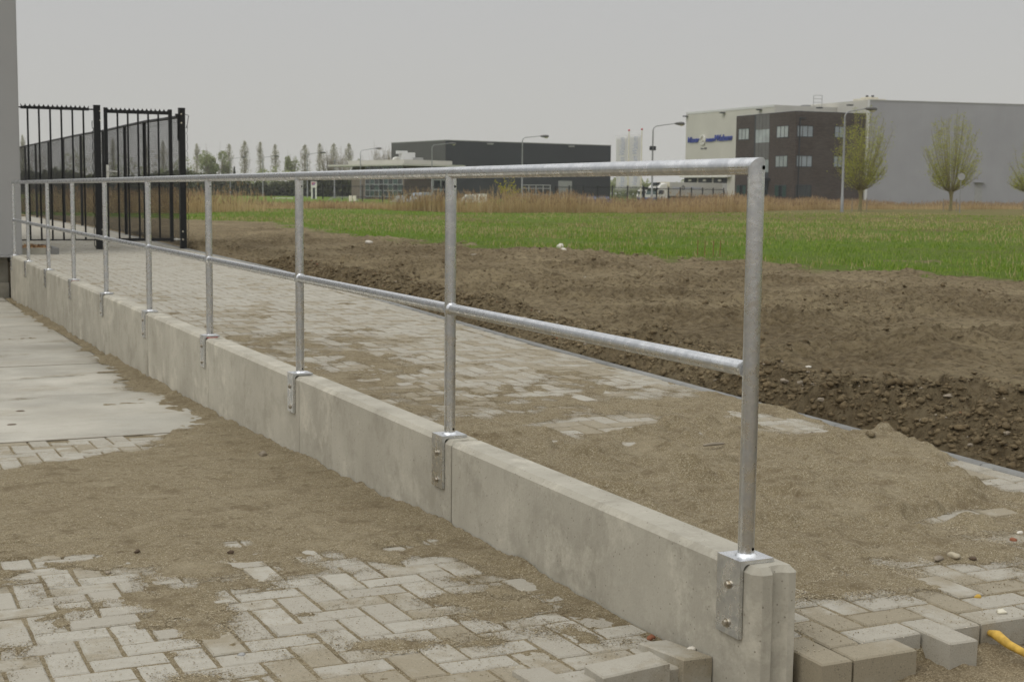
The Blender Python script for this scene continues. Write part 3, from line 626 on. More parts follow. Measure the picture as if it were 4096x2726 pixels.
for lab,x0,x1,cat in (('thick black square gate post carrying the lock side of the gate',1.472,1.565,'gate post'),('thick black square gate post with pale bolts at the end of the mesh fence',2.775,2.870,'gate post')):
    gp=empty('gate_post',((x0+x1)/2,GY,GB),label=lab,cat=cat); O=np.array([(x0+x1)/2,GY,GB])
    chl(MB().box(x0,x1,GY-.047,GY+.047,GB-.3,2.205),'post',MT['black'],gp,O); chl(MB().box(x0-.003,x1+.003,GY-.05,GY+.05,2.205,2.213),'cap',MT['black'],gp,O)
    if x0<2:
        chl(MB().tube(looped(x0-.003,.02,2.12,GY,.165),.006,5),'wire_loops',MT['wire'],gp,O)
        for z in (2.12,1.98,.30): chl(MB().lathe([(.012,0),(.010,-.006),(.004,-.009)],8,(x1-.006,GY-.048,z),'y'),'bolt',MT['cream'],gp,O)
    else:
        for z in (2.115,1.975,.266,.138): chl(MB().lathe([(.014,0),(.012,-.007),(.005,-.011)],8,(x0+.032,GY-.048,z),'y'),'bolt',MT['cream'],gp,O)
        chl(MB().box(x0-.05,x0,GY-.02,GY+.02,2.06,2.12),'hinge',MT['black'],gp,O); chl(MB().tube([(x0-.10,GY,.14),(x0,GY,.14)],.012,8).lathe([(.022,0),(.022,.02)],8,(x0-.07,GY,.14),'x'),'hinge',MT['white'],gp,O)
        chl(MB().tube(looped(x1+.03,.0,2.05,GY+.03,.14,-.018),.0035,5).tube([(x1,GY+.03,2.12),(x1+.075,GY+.05,2.10),(x1+.05,GY+.05,1.95),(x1+.03,GY+.04,1.9)],.006,5),'wire_loops',MT['wire'],gp,O)
        chl(MB().box(x0-.02,x0,GY-.01,GY+.03,1.7,2.08),'stop_bar',MT['black'],gp,O)
gt=empty('gate',(2.14,GY,GB),label='black spiked single bar gate with pale lever handle',cat='gate'); O=np.array([2.14,GY,GB])
for a,b_ in ((1.622,1.674),(2.615,2.668)): chl(MB().box(a,b_,GY-.025,GY+.025,.10,2.182),'stile',MT['black'],gt,O)
chl(spikes(MB(),1.676,2.613,2.150,.052,.0668,.034,GY-.018,GY+.018),'spiked_strip',MT['black'],gt,O)
chl(MB().box(1.674,2.615,GY-.022,GY+.022,.115,.163),'bottom_rail',MT['black'],gt,O)
for i in range(5): x=1.829+.157*i; chl(MB().tube([(x,GY,.16),(x,GY,2.10)],.0148,8),'bar',MT['black'],gt,O)
chl(MB().box(1.585,1.622,GY-.03,GY+.03,1.02,1.36),'lock_box',MT['black'],gt,O)
hp=chl(MB().box(1.640,1.678,GY-.032,GY-.026,1.04,1.30),'handle_plate',MT['white'],gt,O); q=MB().tube([(1.657,GY-.03,1.20),(1.657,GY-.075,1.20),(1.80,GY-.075,1.197)],.0085,8); chl(q,'lever',MT['white'],hp,O)
# chain-link fence running on from the gate along the footpath edge
def fx(y): return float(kx(y))+.03
def ft(y): return float(np.interp(y,[20,21,24,27,35,48],[2.085,2.10,2.165,2.20,2.27,2.32]))
cf=empty('mesh_fence',(fx(20.2),20.2,0),label='black chain link fence with round posts along the far footpath',cat='fence'); O=np.array([fx(20.2),20.2,0.0])
for y in (24.2,27.0,30.6,34.3,37.8,41.2,44.7,47.8,51.2,54.6):
    chl(MB().tube([(fx(y),y,-.3),(fx(y),y,ft(y))],.034,10).lathe([(.036,0),(.03,.02),(.01,.03)],10,(fx(y),y,ft(y))),'post',MT['black'],cf,O)
tr=MB().tube([(fx(y),y,ft(y)) for y in np.linspace(20.0,56,37)],.021,8)
for y in np.arange(20.1,56,.13): tr.tube([(fx(y),y-.02,ft(y)+.015),(fx(y),y,ft(y)+.027),(fx(y),y+.02,ft(y)+.015)],.012,4)
chl(tr,'top_rail',MT['wire'],cf,O)
L=28.0; H0,H1=.03,2.22; V=[];F=[]; r=.0017
def seg(y0,z0,y1,z1):
    k0,k1=ft(y0)/2.235,ft(y1)/2.235; z0,z1=z0*k0,z1*k1
    b=len(V); x0,x1=fx(y0),fx(y1); dy,dz=y1-y0,z1-z0; l=math.hypot(dy,dz); py,pz=-dz/l*r,dy/l*r
    for x,y,z in ((x0,y0,z0),(x1,y1,z1)): V.extend([(x+r,y,z),(x-r,y+py,z+pz),(x-r,y-py,z-pz)])
    F.extend([(b,b+1,b+4,b+3),(b+1,b+2,b+5,b+4),(b+2,b,b+3,b+5)])
st=.072; hh=H1-H0; y=20.0-hh
while y<56:
    for sg in (1,-1):
        a,b_=(y,y+hh); za,zb=(H0,H1) if sg>0 else (H1,H0)
        if a<20.0: za=za+(zb-za)*(20.0-a)/hh; a=20.0
        if b_>56: zb=za+(zb-za)*(56-a)/(b_-a); b_=56
        if b_-a>.02: seg(a,za,b_,zb)
    y+=st
for z in (.1,1.1,2.15): seg(20,z,38,z); seg(38,z,56,z)
o=link('chain_link',npmesh('chain_link',np.array(V)-O,F,MT['wire']),cf); tag(o,kind='stuff')
# grey clad building at the foot of the ramp
bl=empty('industrial_building',(-2,18.05,-.6),label='grey panel clad industrial building at the far end of the wall',cat='building'); O=np.array([-2,18.05,-.6])
chl(MB().box(-9,.172,18.05,26,.0,7.5),'cladding',MT['bldg'],bl,O)
chl(MB().box(.172,.182,18.045,18.075,-.002,7.5),'corner_trim',MT['grey'],bl,O)
chl(MB().box(-9,.172,18.04,18.06,-.035,-.002),'drip_profile',MT['grey'],bl,O)
chl(MB().box(-9,.0,18.22,26,-.9,-.035),'plinth',MT['plinth'],bl,O)
chl(MB().box(-.16,.0,18.10,18.22,-.9,-.40),'plinth_step',MT['plinth'],bl,O)
chl(MB().box(.172,.345,20.1,26,-.2,.74),'low_wall',MT['beige'],bl,O); chl(MB().box(.172,.365,20.06,26,.74,.79),'wall_coping',MT['white'],bl,O)
pb=empty('planting_bed',(.45,18.6,0),label='kerb edged bed of orange wood chips beside the grey building',cat='planting bed'); O=np.array([.45,18.6,0.0])
chl(MB().box(.185,.52,18.2,18.26,-.2,.085),'edging_stone',MT['kerb2'],pb,O); chl(MB().box(.525,.70,18.2,18.26,-.2,.083),'edging_stone',MT['kerb'],pb,O); chl(MB().box(.64,.70,18.265,19.75,-.2,.083),'edging_stone',MT['kerb'],pb,O)
V=[];F=[]
for i in range(420):
    c=np.array([random.uniform(.2,.63),random.uniform(18.28,19.7),random.uniform(.03,.085)]); a=RNG.normal(size=3);a/=np.linalg.norm(a);b_=np.cross(a,RNG.normal(size=3));b_/=np.linalg.norm(b_); b0=len(V)
    l,w_=random.uniform(.015,.035),random.uniform(.008,.016); V+=[c-a*l-b_*w_,c+a*l-b_*w_,c+a*l+b_*w_,c-a*l+b_*w_]; F.append((b0,b0+1,b0+2,b0+3))
tag(link('wood_chips',npmesh('wood_chips',np.array(V)-O,F,MT['wood']),pb),kind='stuff'); chl(MB().box(.19,.64,18.26,20.1,-.1,.04),'soil',MT['clod'],pb,O)
# ================================================================== BUILDINGS IN THE DISTANCE
def frame_of(Pa,Pb):
    t=(Pb-Pa); L=np.linalg.norm(t); t=t/L; n=np.array([t[1],-t[0]])
    if np.dot(n,CAM[:2]-Pa)<0: n=-n
    return t,n,L
def wuv(s,Pa,t,n):
    d=ray(s); k=np.dot(n,Pa-CAM[:2])/np.dot(n,d[:2]); p=CAM+d*k; return np.dot(p[:2]-Pa,t),p[2]
def text(body,size,mat,parent,org,t,n,name='lettering',shear=.35,width=None,depth=.06,vertical=False,scale=(1,1),bold=.0):
    cu=bpy.data.curves.new('txt','FONT'); cu.body=body; cu.size=size; cu.extrude=depth/2; cu.shear=shear; cu.offset=bold; cu.align_x='LEFT'
    o=bpy.data.objects.new('txt',cu); COL.objects.link(o); bpy.context.view_layer.update()
    me=bpy.data.meshes.new_from_object(o.evaluated_get(bpy.context.evaluated_depsgraph_get())); bpy.data.objects.remove(o)
    co=np.zeros(len(me.vertices)*3,np.float32); me.vertices.foreach_get('co',co); co=co.reshape(-1,3)
    sx_=scale[0]
    if width: sx_=width/(co[:,0].max()-co[:,0].min())
    a,b_=(co[:,0]-co[:,0].min())*sx_,co[:,1]*scale[1]
    if vertical: a,b_=-b_,a
    W=np.stack([org[0]+t[0]*a+n[0]*(co[:,2]+depth/2),org[1]+t[1]*a+n[1]*(co[:,2]+depth/2),org[2]+b_],1)
    pm_=np.array(parent.matrix_world.translation) if parent else np.zeros(3); W=W-np.array(parent.location)
    me.vertices.foreach_set('co',W.astype(np.float32).ravel()); me.materials.clear(); me.materials.append(mat); me.update()
    return link(name,me,parent)
def window(parent,Pa,t,n,u0,u1,z0,z1,org,gl,fr,nx=3,fw=.09,nz=1,name='window',proud=.05):
    f=MB(); f.obox(Pa,t,n,u0,u1,.0,proud,z0,z0+fw).obox(Pa,t,n,u0,u1,0,proud,z1-fw,z1)
    f.obox(Pa,t,n,u0,u0+fw,0,proud-.002,z0+fw,z1-fw).obox(Pa,t,n,u1-fw,u1,0,proud-.002,z0+fw,z1-fw)
    w_=(u1-u0-fw)/nx
    for i in range(1,nx): f.obox(Pa,t,n,u0+i*w_,u0+i*w_+fw,0,proud-.003,z0+fw,z1-fw)
    h_=(z1-z0-fw)/nz
    for j in range(1,nz): f.obox(Pa,t,n,u0+fw,u1-fw,0,proud-.006,z0+j*h_,z0+j*h_+fw)
    wo=chl(f,name,fr,parent,org)
    for i in range(nx):
        for j in range(nz):
            g=gl[(i+j)%len(gl)] if isinstance(gl,(list,tuple)) else gl
            chl(MB().obox(Pa,t,n,u0+i*w_+fw,u0+(i+1)*w_,.005,.02,z0+j*h_+fw,z0+(j+1)*h_),'pane',g,wo,org)
    return wo
zc=CAM[2]
# --- warehouse with brick office on the right
A1,A2=far(1575*1.73854,216),far(1777*1.73854,195); tA,nA,LA=frame_of(A1,A2); zA=zc+12.2
B1=far(1690*1.73854,203.2); B2=far(1826*1.73854,189.0); tB,nB,LB=frame_of(B1,B2); zB=zc+11.0
tB2=np.array([-nB[0],-nB[1]]); B3=far(1990*1.73854,193.5)
C1=far(1991.5*1.73854,193.0); C2=far(2700*1.73854,206.0); tC,nC,LC=frame_of(C1,C2); zC=zc+12.87
wh=empty('warehouse',(*A2,ZF),label='large pale warehouse with dark brick three storey office and grey flank',cat='building'); O=np.array([*A2,ZF])
chl(MB().prism([A1,A2,A2-nA*45,A1-nA*45],ZF-.3,zA),'white_hall',MT['lightclad'],wh,O)
chl(MB().prism([A1+nA*.02,A2+nA*.02,A2+nA*.05,A1+nA*.05],zA-.25,zA+.05),'roof_trim',MT['whiteclad'],wh,O)
# grey flank and its white front
fC=-nC*0+np.array([-tC[1],tC[0]]); fC=fC if np.dot(fC,A1-C1)<0 or True else fC
frontdir=np.array([tC[1],-tC[0]]);  
frontdir=frontdir if np.dot(frontdir,CAM[:2]-C1)<0 else -frontdir
P0=C1-nC*0.0; back=C1-nC*42
chl(MB().prism([C1,C2,C2-nC*42,back],ZF-.3,zC),'grey_hall',MT['greyclad'],wh,O)
tF=(A1-A2)/np.linalg.norm(A1-A2)
fl=MB(); F2=C1+tF*34
fl.prism([C1+nA*.03,F2+nA*.03,F2-nA*.4,C1-nA*.4],ZF-.2,zC+.012); chl(fl,'white_front',MT['lightclad'],wh,O)
chl(MB().obox(C1,tC,nC,-.16,.16,-.05,.06,ZF-.2,zC+.03),'corner_trim',MT['whiteclad'],wh,O)
chl(MB().obox(C1,tC,nC,.16,LC,0,.05,zC-.12,zC+.03),'roof_trim',MT['grey'],wh,O)
# office block
ob_=MB().prism([B1,B2,B3,B3-nB*2-tB*0,B1-nB*12],ZF-.3,zB); off=chl(ob_,'brick_office',MT['dbrick'],wh,O)
chl(MB().prism([B1+(B1-B2)*0,B2,B3,B1-nB*12],zB+.002,zB+.08),'parapet_cap',MT['frame'],wh,O)
def wz(a,b,c,d,Pa,Pb,Zf):
    t,n,L=frame_of(Pa,Pb); u0,_=wuv(Zf(a,(b+d)/2),Pa,t,n); u1,_=wuv(Zf(c,(b+d)/2),Pa,t,n); _,z1=wuv(Zf((a+c)/2,b),Pa,t,n); _,z0=wuv(Zf((a+c)/2,d),Pa,t,n); return t,n,min(u0,u1),max(u0,u1),z0,z1
for r in [(835,385,935,495),(822,655,925,765),(1195,360,1307,475),(1183,640,1297,752),(1175,917,1285,1028),(815,917,905,1028)]:
    t,n,u0,u1,z0,z1=wz(*r,B1,B2,Z4); window(wh,B1,t,n,u0,u1,z0,z1,O,MT['glass'] if r[1]<900 else [MT['glassg'],MT['glassd']],MT['frame'],3)
for r in [(1385,358,1537,468),(1377,640,1527,750),(1372,915,1520,1032),(1738,365,1828,475),(1728,645,1810,752)]:
    t,n,u0,u1,z0,z1=wz(*r,B2,B3,Z4); window(wh,B2,t,n,u0,u1,z0,z1,O,MT['glassb'] if r[1]<900 else MT['glassd'],MT['frame'],3 if r[0]<1600 else 2)
t,n,u0,u1,_,_=wz(1000,300,1130,400,B1,B2,Z4)
cw=chl(MB().obox(B1,t,n,u0-.35,u0,.0,.03,ZF,zB-.02),'curtain_wall',MT['frame'],wh,O)
zs=[ZF,3.0,4.0,5.75,8.05,9.9,zB-.02]; w4=(u1-u0)/4
for i in range(4):
    for j in range(6):
        g=[MT['glassd'],MT['frame'],MT['glass'],MT['spandrel'],MT['glass'],MT['spandrel']][j]
        chl(MB().obox(B1,t,n,u0+i*w4+.03,u0+(i+1)*w4-.05,.0,.04,zs[j]+.02,zs[j+1]-.02),'pane',g,cw,O)
chl(MB().obox(B1,t,n,u0-.6,u1+.5,.0,.9,2.9,3.2),'entrance_canopy',MT['frame'],wh,O)
t2,n2,_=frame_of(B2,B3)
chl(MB().obox(B2,t2,n2,.55,.68,.02,.14,ZF,zB-.9).obox(B2,t2,n2,.55,1.5,.02,.14,zB-.9,zB-.75),'downpipe',MT['frame'],wh,O)
for sx0 in (350,700,1045): 
    u,z=wuv(Z4(sx0,272 if sx0<400 else (240 if sx0<800 else 211)),A1,tA,nA); chl(MB().obox(A1,tA,nA,u-.35,u+.35,.06,.6,z-.08,z+.08),'flood_lamp',MT['frame'],wh,O)
tf,nf,_=frame_of(F2,C1)
for x,y in ((1598,192),(1885,167)):
    u,z=wuv(Z4(x,y),C1,tC,nC); p=dep(Z4(x,y),190.0); chl(MB().box(p[0]-.35,p[0]+.35,p[1]-.3,p[1]+.3,p[2]-.08,p[2]+.08),'flood_lamp',MT['frame'],wh,O)
# roof kit
p=dep(Z4(1465,200),197.0); chl(MB().box(p[0]-.5,p[0]+.55,p[1]-.5,p[1]+.5,zB,p[2]+.48),'roof_unit',MT['lampgrey'],wh,O)
p=dep(Z4(1330,205),199.0); chl(MB().lathe([(.2,-1.2),(.2,.0),(.36,.1),(.3,.3)],10,(p[0],p[1],p[2])),'roof_vent',MT['white'],wh,O)
p=dep(Z4(2068,112),200.0); chl(MB().box(p[0]-1.9,p[0]+1.9,p[1]-1.2,p[1]+1.2,zC-.5,p[2]+.02).box(p[0]-.9,p[0]+.9,p[1]-.8,p[1]+.8,p[2]+.02,p[2]+.25),'roof_plant',MT['cream'],wh,O)
for x in (2045,2098): p=dep(Z4(x,96),200.0); chl(MB().lathe([(.12,-.3),(.12,.1),(.2,.14),(.2,.3)],10,(p[0],p[1],p[2])),'flue',MT['frame'],wh,O)
l=MB(); p0=dep(Z4(1540,170),200.0); p1=dep(Z4(1620,170),200.0); zt=dep(Z4(1580,75),200.0)[2]
for q in (p0,p1): l.tube([(q[0],q[1],zB),(q[0],q[1],zt)],.045,5)
for k in range(4): z=zB+1.5+(zt-zB-1.5)*k/3; l.tube([(p0[0],p0[1],z),(p1[0],p1[1],z)],.035,5)
chl(l,'roof_ladder',MT['grey'],wh,O)
# door in the grey flank
t,n,u0,u1,z0,z1=wz(1835,1005,1912,1240,C1,C2,Z5); chl(MB().obox(C1,t,n,u0,u1,.0,.05,ZF,z1).obox(C1,t,n,u0-.2,u1+.2,.0,.5,z1+.05,z1+.12),'side_door',MT['grey'],wh,O)
# loading bays behind the lorry
for a,b_ in ((1105,1400),(1440,1755),(1800,2110)):
    s0,s1=ZT(a,170),ZT(b_,170); u0,_=wuv(s0,A1,tA,nA); u1,_=wuv(s1,A1,tA,nA); _,z1=wuv(ZT((a+b_)/2,128),A1,tA,nA)
    bay=chl(MB().obox(A1,tA,nA,u0,u1,.0,.06,ZF,z1),'loading_bay',MT['frame'],wh,O); chl(MB().obox(A1,tA,nA,(u0+u1)/2-.35,(u0+u1)/2+.35,.06,.2,z1-.5,z1-.2),'bay_lamp',MT['white'],bay,O)
u0,_=wuv(ZT(1090,110),A1,tA,nA); u1,_=wuv(ZT(2215,110),A1,tA,nA); _,z1=wuv(ZT(1600,100),A1,tA,nA); chl(MB().obox(A1,tA,nA,u0,u1,.07,.7,z1-.1,z1+.25),'bay_canopy',MT['white'],wh,O)
# lettering and emblem
def letters(body,xa,xb,yb,yt,mat,bold=.0,sh=.45,depth=.12,nm='lettering'):
    u0,z0=wuv(ZL(xa,yb),A1,tA,nA); u1,z2=wuv(ZL(xb,yb),A1,tA,nA); _,z1=wuv(ZL(xa,yt),A1,tA,nA)
    return text(body,(z1-z0)/.72,mat,wh,(A1[0]+tA[0]*u0+nA[0]*.03,A1[1]+tA[1]*u0+nA[1]*.03,z0),tA,nA,nm,sh,u1-u0,depth,bold=bold)
letters('Visser',255,760,545,310,MT['blue'],.03); letters('van',1040,1390,505,300,MT['blue'],.03); letters('Walsum',1400,2150,475,210,MT['blue'],.03)
letters('Since 1896',790,1050,828,762,MT['darkprint'],0,0,.05)
uc,zc0=wuv(ZL(895,420),A1,tA,nA); _,zt=wuv(ZL(895,205),A1,tA,nA); ue,_=wuv(ZL(1015,420),A1,tA,nA); rz=zt-zc0; ru=rz*.98
def disc(mb,r0,r1,k0,k1,c=(uc,zc0),n=28):
    v=[];f=[]
    for i in range(n):
        a=2*math.pi*i/n
        for r,kk in ((r0,k1),(r1,k1),(r1,k0)):
            u,z=c[0]+r*math.cos(a),c[1]+r*math.sin(a); v.append((A1[0]+tA[0]*u+nA[0]*kk,A1[1]+tA[1]*u+nA[1]*kk,z))
    for i in range(n): j=(i+1)%n; f+=[(3*i,3*j,3*j+1,3*i+1),(3*i+1,3*j+1,3*j+2,3*i+2)]
    return mb.add(v,f)
em=chl(disc(disc(MB(),rz*.72,rz,.02,.22),0.02,rz*.73,.0,.12),'emblem',MT['white'],wh,O)
q=MB(); pts=[]
for i in range(17):
    tt=i/16; a=tt*2-1; u=uc+rz*.33*math.sin(-a*math.pi*.95); z=zc0+rz*.48*a; pts.append((A1[0]+tA[0]*u+nA[0]*.2,A1[1]+tA[1]*u+nA[1]*.2,z))
chl(q.tube(pts,.05,6),'emblem_mark',MT['beige'],em,O)
# --- dark hall in the middle
D0,D1,D2=far(901*1.73854,236),far(1025*1.73854,221),far(1404*1.73854,238.5); zD=zc+7.9
dh=empty('dark_hall',(*D1,ZF),label='long low charcoal clad hall behind the pavilion office',cat='building'); O=np.array([*D1,ZF])
tD,nD,LD=frame_of(D1,D2); tE,nE,LE=frame_of(D0,D1); bk=D0+(D2-D1)
chl(MB().prism([D1,D2,bk,D0],ZF-.3,zD),'hall_walls',MT['darkclad'],dh,O)
chl(MB().obox(D0,tE,nE,0,LE-.02,.0,.05,ZF-.2,zD-.02),'end_wall',MT['darkclad2'],dh,O)
chl(MB().obox(D1,tD,nD,0,LD,.0,.08,zD-.02,zD+.12).obox(D0,tE,nE,0,LE,.0,.08,zD-.02,zD+.12),'roof_trim',MT['grey'],dh,O)
u0,_=wuv(Z3(713,620),D1,tD,nD);u1,_=wuv(Z3(828,620),D1,tD,nD); chl(MB().obox(D1,tD,nD,u0,u1,.0,.1,ZF,2.9),'roller_door',MT['grey'],dh,O)
for x,y in ((125,268),(820,290)): u,z=wuv(Z3(x,y),D1,tD,nD); chl(MB().obox(D1,tD,nD,u-.5,u+.5,.0,.4,z-.12,z+.1),'wall_lamp',MT['grey'],dh,O)
# --- pavilion office with flat canopy roof
Q0,Q1,Q2=far(Z2(1392,0)[0],201),far(Z2(1800,0)[0],190),far(Z2(2125,0)[0],196); zq=dep(Z2(1800,308),190)[2]
pv=empty('pavilion_office',(*Q1,ZF),label='low brick pavilion office with wide pale flat roof and gridded glass front',cat='building'); O=np.array([*Q1,ZF])
tq,nq,Lq=frame_of(Q0,Q1); tr_,nr_,Lr=frame_of(Q1,Q2); mid=Q0+(Q2-Q1)
chl(MB().prism([Q0,Q1,Q2,mid],ZF-.8,zq),'walls',MT['dbrick2'],pv,O)
ug,_=wuv(Z2(1496,450),Q0,tq,nq); ug2,_=wuv(Z2(1790,450),Q0,tq,nq)
chl(MB().obox(Q0,tq,nq,-.1,ug,.0,.06,ZF-.6,zq-.6),'brick_pier',MT['lbrick'],pv,O); chl(MB().obox(Q0,tq,nq,ug2,Lq,.0,.06,ZF-.6,zq-.6),'brick_pier',MT['lbrick'],pv,O)
_,zg0=wuv(Z2(1650,565),Q0,tq,nq); _,zg1=wuv(Z2(1650,318),Q0,tq,nq)
window(pv,Q0,tq,nq,ug,ug2,zg0,zg1,O,[MT['glassd'],MT['glassg'],MT['glassd'],MT['glassg'],MT['glassd']],MT['frame2'],8,.10,5,'glass_front',.07)
ua,_=wuv(Z2(2022,480),Q1,tr_,nr_); window(pv,Q1,tr_,nr_,ua,Lr+.5,ZF,dep(Z2(2060,425),196)[2],O,MT['glassd'],MT['frame2'],2,.18,2,'side_glazing',.1)
e0=1.6
def ex(P,a,b): return P+a+b
R0=Q0-tq*.3+nq*e0*.3; R1=Q1+nq*e0*.3+nr_*e0*.3; R2=Q2+nr_*e0*.3+tr_*.8; R3=mid
zr0,zr1=dep(Z2(1800,305),190)[2],dep(Z2(1800,272),190)[2]
chl(MB().prism([R0,R1,R2,R3],zr0,zr1),'roof',MT['lightclad'],pv,O)
K0=Q0-tq*4.2+nq*e0; K1=Q1+nq*e0+nr_*e0; K2=Q2+nr_*e0+tr_*2.3
chl(MB().prism([K0,K1,K2,mid],zr0-.25,zr0-.002),'roof_canopy',MT['lightclad'],pv,O)
p=dep(Z6(1310,300),196); ac=MB().box(p[0]-.95,p[0]+.95,p[1]-.7,p[1]+.7,zr1,p[2]+.45).box(p[0]-1.45,p[0]-.1,p[1]-.5,p[1]+.5,p[2]+.28,p[2]+.68)
hv=chl(ac,'roof_plant',MT['whiteclad'],pv,O); p=dep(Z6(1090,340),196); chl(MB().tube([(p[0]-.25,p[1],zr1+.0),(p[0]-.2,p[1],zr1+.2),(p[0]+.0,p[1],zr1+.3),(p[0]+1.0,p[1],zr1+.3)],.22,10),'duct',MT['white'],hv,O)
p=dep(Z6(1510,340),196); chl(MB().box(p[0]-.7,p[0]+.65,p[1]-.5,p[1]+.5,zr1,zr1+.42),'roof_box',MT['grey'],hv,O)
# ================================================================== STREET FURNITURE
def lamp(xp,yb,xh,yh,D,label,group,box=False):
    b=dep((xp,horizon(xp)),D); zt=dep((xp,yb),D)[2]; h=dep((xh,yh),D); z0=ZF
    o=empty('street_lamp',(b[0],b[1],z0),label=label,cat='street lamp',group=group); O=np.array([b[0],b[1],z0])
    dx=np.array([h[0]-b[0],h[1]-b[1]]); l=np.linalg.norm(dx); dx=dx/l; H=zt
    chl(MB().tube([(b[0],b[1],z0-.2),(b[0],b[1],z0+1.0),(b[0],b[1],z0+1.05),(b[0],b[1],z0+(H-z0)*.62),(b[0],b[1],H-.35)],[.11,.11,.085,.075,.055],8),'pole',MT['lampgrey'],o,O)
    chl(MB().tube([(b[0],b[1],H-.36),(b[0]+dx[0]*.06,b[1]+dx[1]*.06,H-.15),(b[0]+dx[0]*.25,b[1]+dx[1]*.25,H),(h[0]-dx[0]*.3,h[1]-dx[1]*.3,h[2]+.02)],[.05,.045,.04,.035],7),'arm',MT['lampgrey'],o,O)
    hb=MB(); c=h
    for k,(w_,up,dn) in enumerate(()): pass
    pts=[(h[0]+dx[0]*s-0,h[1]+dx[1]*s,h[2]) for s in (-.42,-.25,.1,.4,.5)]
    hd=chl(hb.tube(pts,[.05,.10,.15,.13,.04],8),'lamp_head',MT['spandrel'],o,O)
    chl(MB().tube([(h[0]+dx[0]*s,h[1]+dx[1]*s,h[2]-.09) for s in (.0,.1,.3,.42)],[.03,.11,.10,.03],8),'lens',MT['cream'],hd,O)
    if box: chl(MB().box(b[0]-.28,b[0]+.28,b[1]-.06,b[1]+.06,H-2.0,H-1.65),'sign_box',MT['frame'],o,O)
    return o
S=1.73854
LG='lamps along the far road'
lamp(1938*S,258*S,2003*S,250.5*S,96,'grey street lamp beside the leafy pollard willow in front of the brick office',LG)
lamp(1499.7*S,291*S,1563*S,284.5*S,119,'grey street lamp with a small box on its pole near the white banners',LG,True)
lamp(1200.9*S,317*S,1252*S,313.5*S,145.6,'grey street lamp in front of the dark hall wall',LG)
lamp(993.6*S,334*S,1040*S,330.5*S,171,'grey street lamp at the corner of the pavilion office and dark hall',LG)
lamp(829.5*S,346*S,870*S,341.5*S,196,'grey street lamp by the brick pier of the pavilion office',LG)
lamp(707.3*S,355*S,742*S,351*S,222,'grey street lamp beside the totem sign',LG)
lamp(604.8*S,362.5*S,635*S,359*S,247,'grey street lamp between two slim poplars',LG)
lamp(530*S,365.5*S,561*S,361.5*S,258,'grey street lamp beside the rounded green tree',LG)
for (xs_,y0,y1,lab) in ((1085,130,660,'thin grey lamp column between totem sign and pavilion'),):
    p=dep((Z9(xs_,0)[0],horizon(Z9(xs_,0)[0])),205); o=empty('lamp_column',(p[0],p[1],ZF),label=lab,cat='lamp column'); MB().tube([(0,0,-.2),(0,0,1.2),(0,0,1.25),(0,0,5.2)],[.15,.15,.09,.07],7).build('column',MT['lampgrey'],o); MB().lathe([(.1,0),(.2,.1),(.12,.3)],8,(0,0,5.2)).build('cap',MT['lampgrey'],o)
# flag masts with white banners
for xb,x0,x1,yt,lab in ((1310,1200,1302,172,'white vertical banner on mast nearer the dark hall'),(1420,1308,1414,163,'white vertical banner on mast nearer the street lamp')):
    Df=178; p=dep((Z3(xb,0)[0],horizon(Z3(xb,0)[0])),Df); zt=dep(Z3(xb,yt-6),Df)[2]
    o=empty('flag_mast',(p[0],p[1],ZF),label=lab,cat='flag mast',group='banner masts'); O=np.array([p[0],p[1],ZF]); t=np.array([CR[0],CR[1]]);t/=np.linalg.norm(t); n=np.array([t[1],-t[0]]); n=n if np.dot(n,CAM[:2]-p[:2])>0 else -n
    chl(MB().tube([(p[0],p[1],ZF-.2),(p[0],p[1],zt)],[.10,.06],8),'mast',MT['cream'],o,O); chl(MB().lathe([(.02,-.14),(.13,-.05),(.13,.05),(.02,.14)],10,(p[0],p[1],zt+.15)),'finial',MT['red'],o,O)
    wd=(x1-x0)*.46689*Df/FPX; zb_=zt-.35; ht=7.0; v=[];f=[]; NX,NZ=14,12
    for j in range(NZ+1):
        for i in range(NX+1):
            u=-wd-.12+wd*i/NX+.10*(j/NZ)*(1-i/NX); k=.04*math.sin(i*.75+j*.25)*(j/NZ+.3); z=zb_-ht*j/NZ-.12*(1-i/NX)
            v.append((p[0]+t[0]*u+n[0]*k,p[1]+t[1]*u+n[1]*k,z))
    for j in range(NZ):
        for i in range(NX): a=j*(NX+1)+i; f.append((a,a+1,a+NX+2,a+NX+1))
    bn=MB().add(v,f,True); fl_=chl(bn,'banner',MT['flag'],o,O); sd_=fl_.modifiers.new('thick','SOLIDIFY'); sd_.thickness=.012
    text('Visser',.95,MT['blueprint'],o,(p[0]-t[0]*(wd*.35)+n[0]*.25,p[1]-t[1]*(wd*.35)+n[1]*.25,zb_-6.4),t,n,'banner_print',.3,1.5,.01,True)
    text('van Walsum',.95,MT['blueprint'],o,(p[0]-t[0]*(wd*.35)+n[0]*.25,p[1]-t[1]*(wd*.35)+n[1]*.25,zb_-3.7),t,n,'banner_print',.3,3.3,.01,True)
    q=MB(); c=(p[0]-t[0]*(wd*.46)+n[0]*.25,p[1]-t[1]*(wd*.46)+n[1]*.25,zb_-4.35); pts=[(c[0]+t[0]*.27*math.cos(a),c[1]+t[1]*.27*math.cos(a),c[2]+.27*math.sin(a)) for a in np.linspace(0,2*math.pi,17)]; chl(q.tube(pts,.05,5,False),'banner_emblem',MT['grey'],o,O)
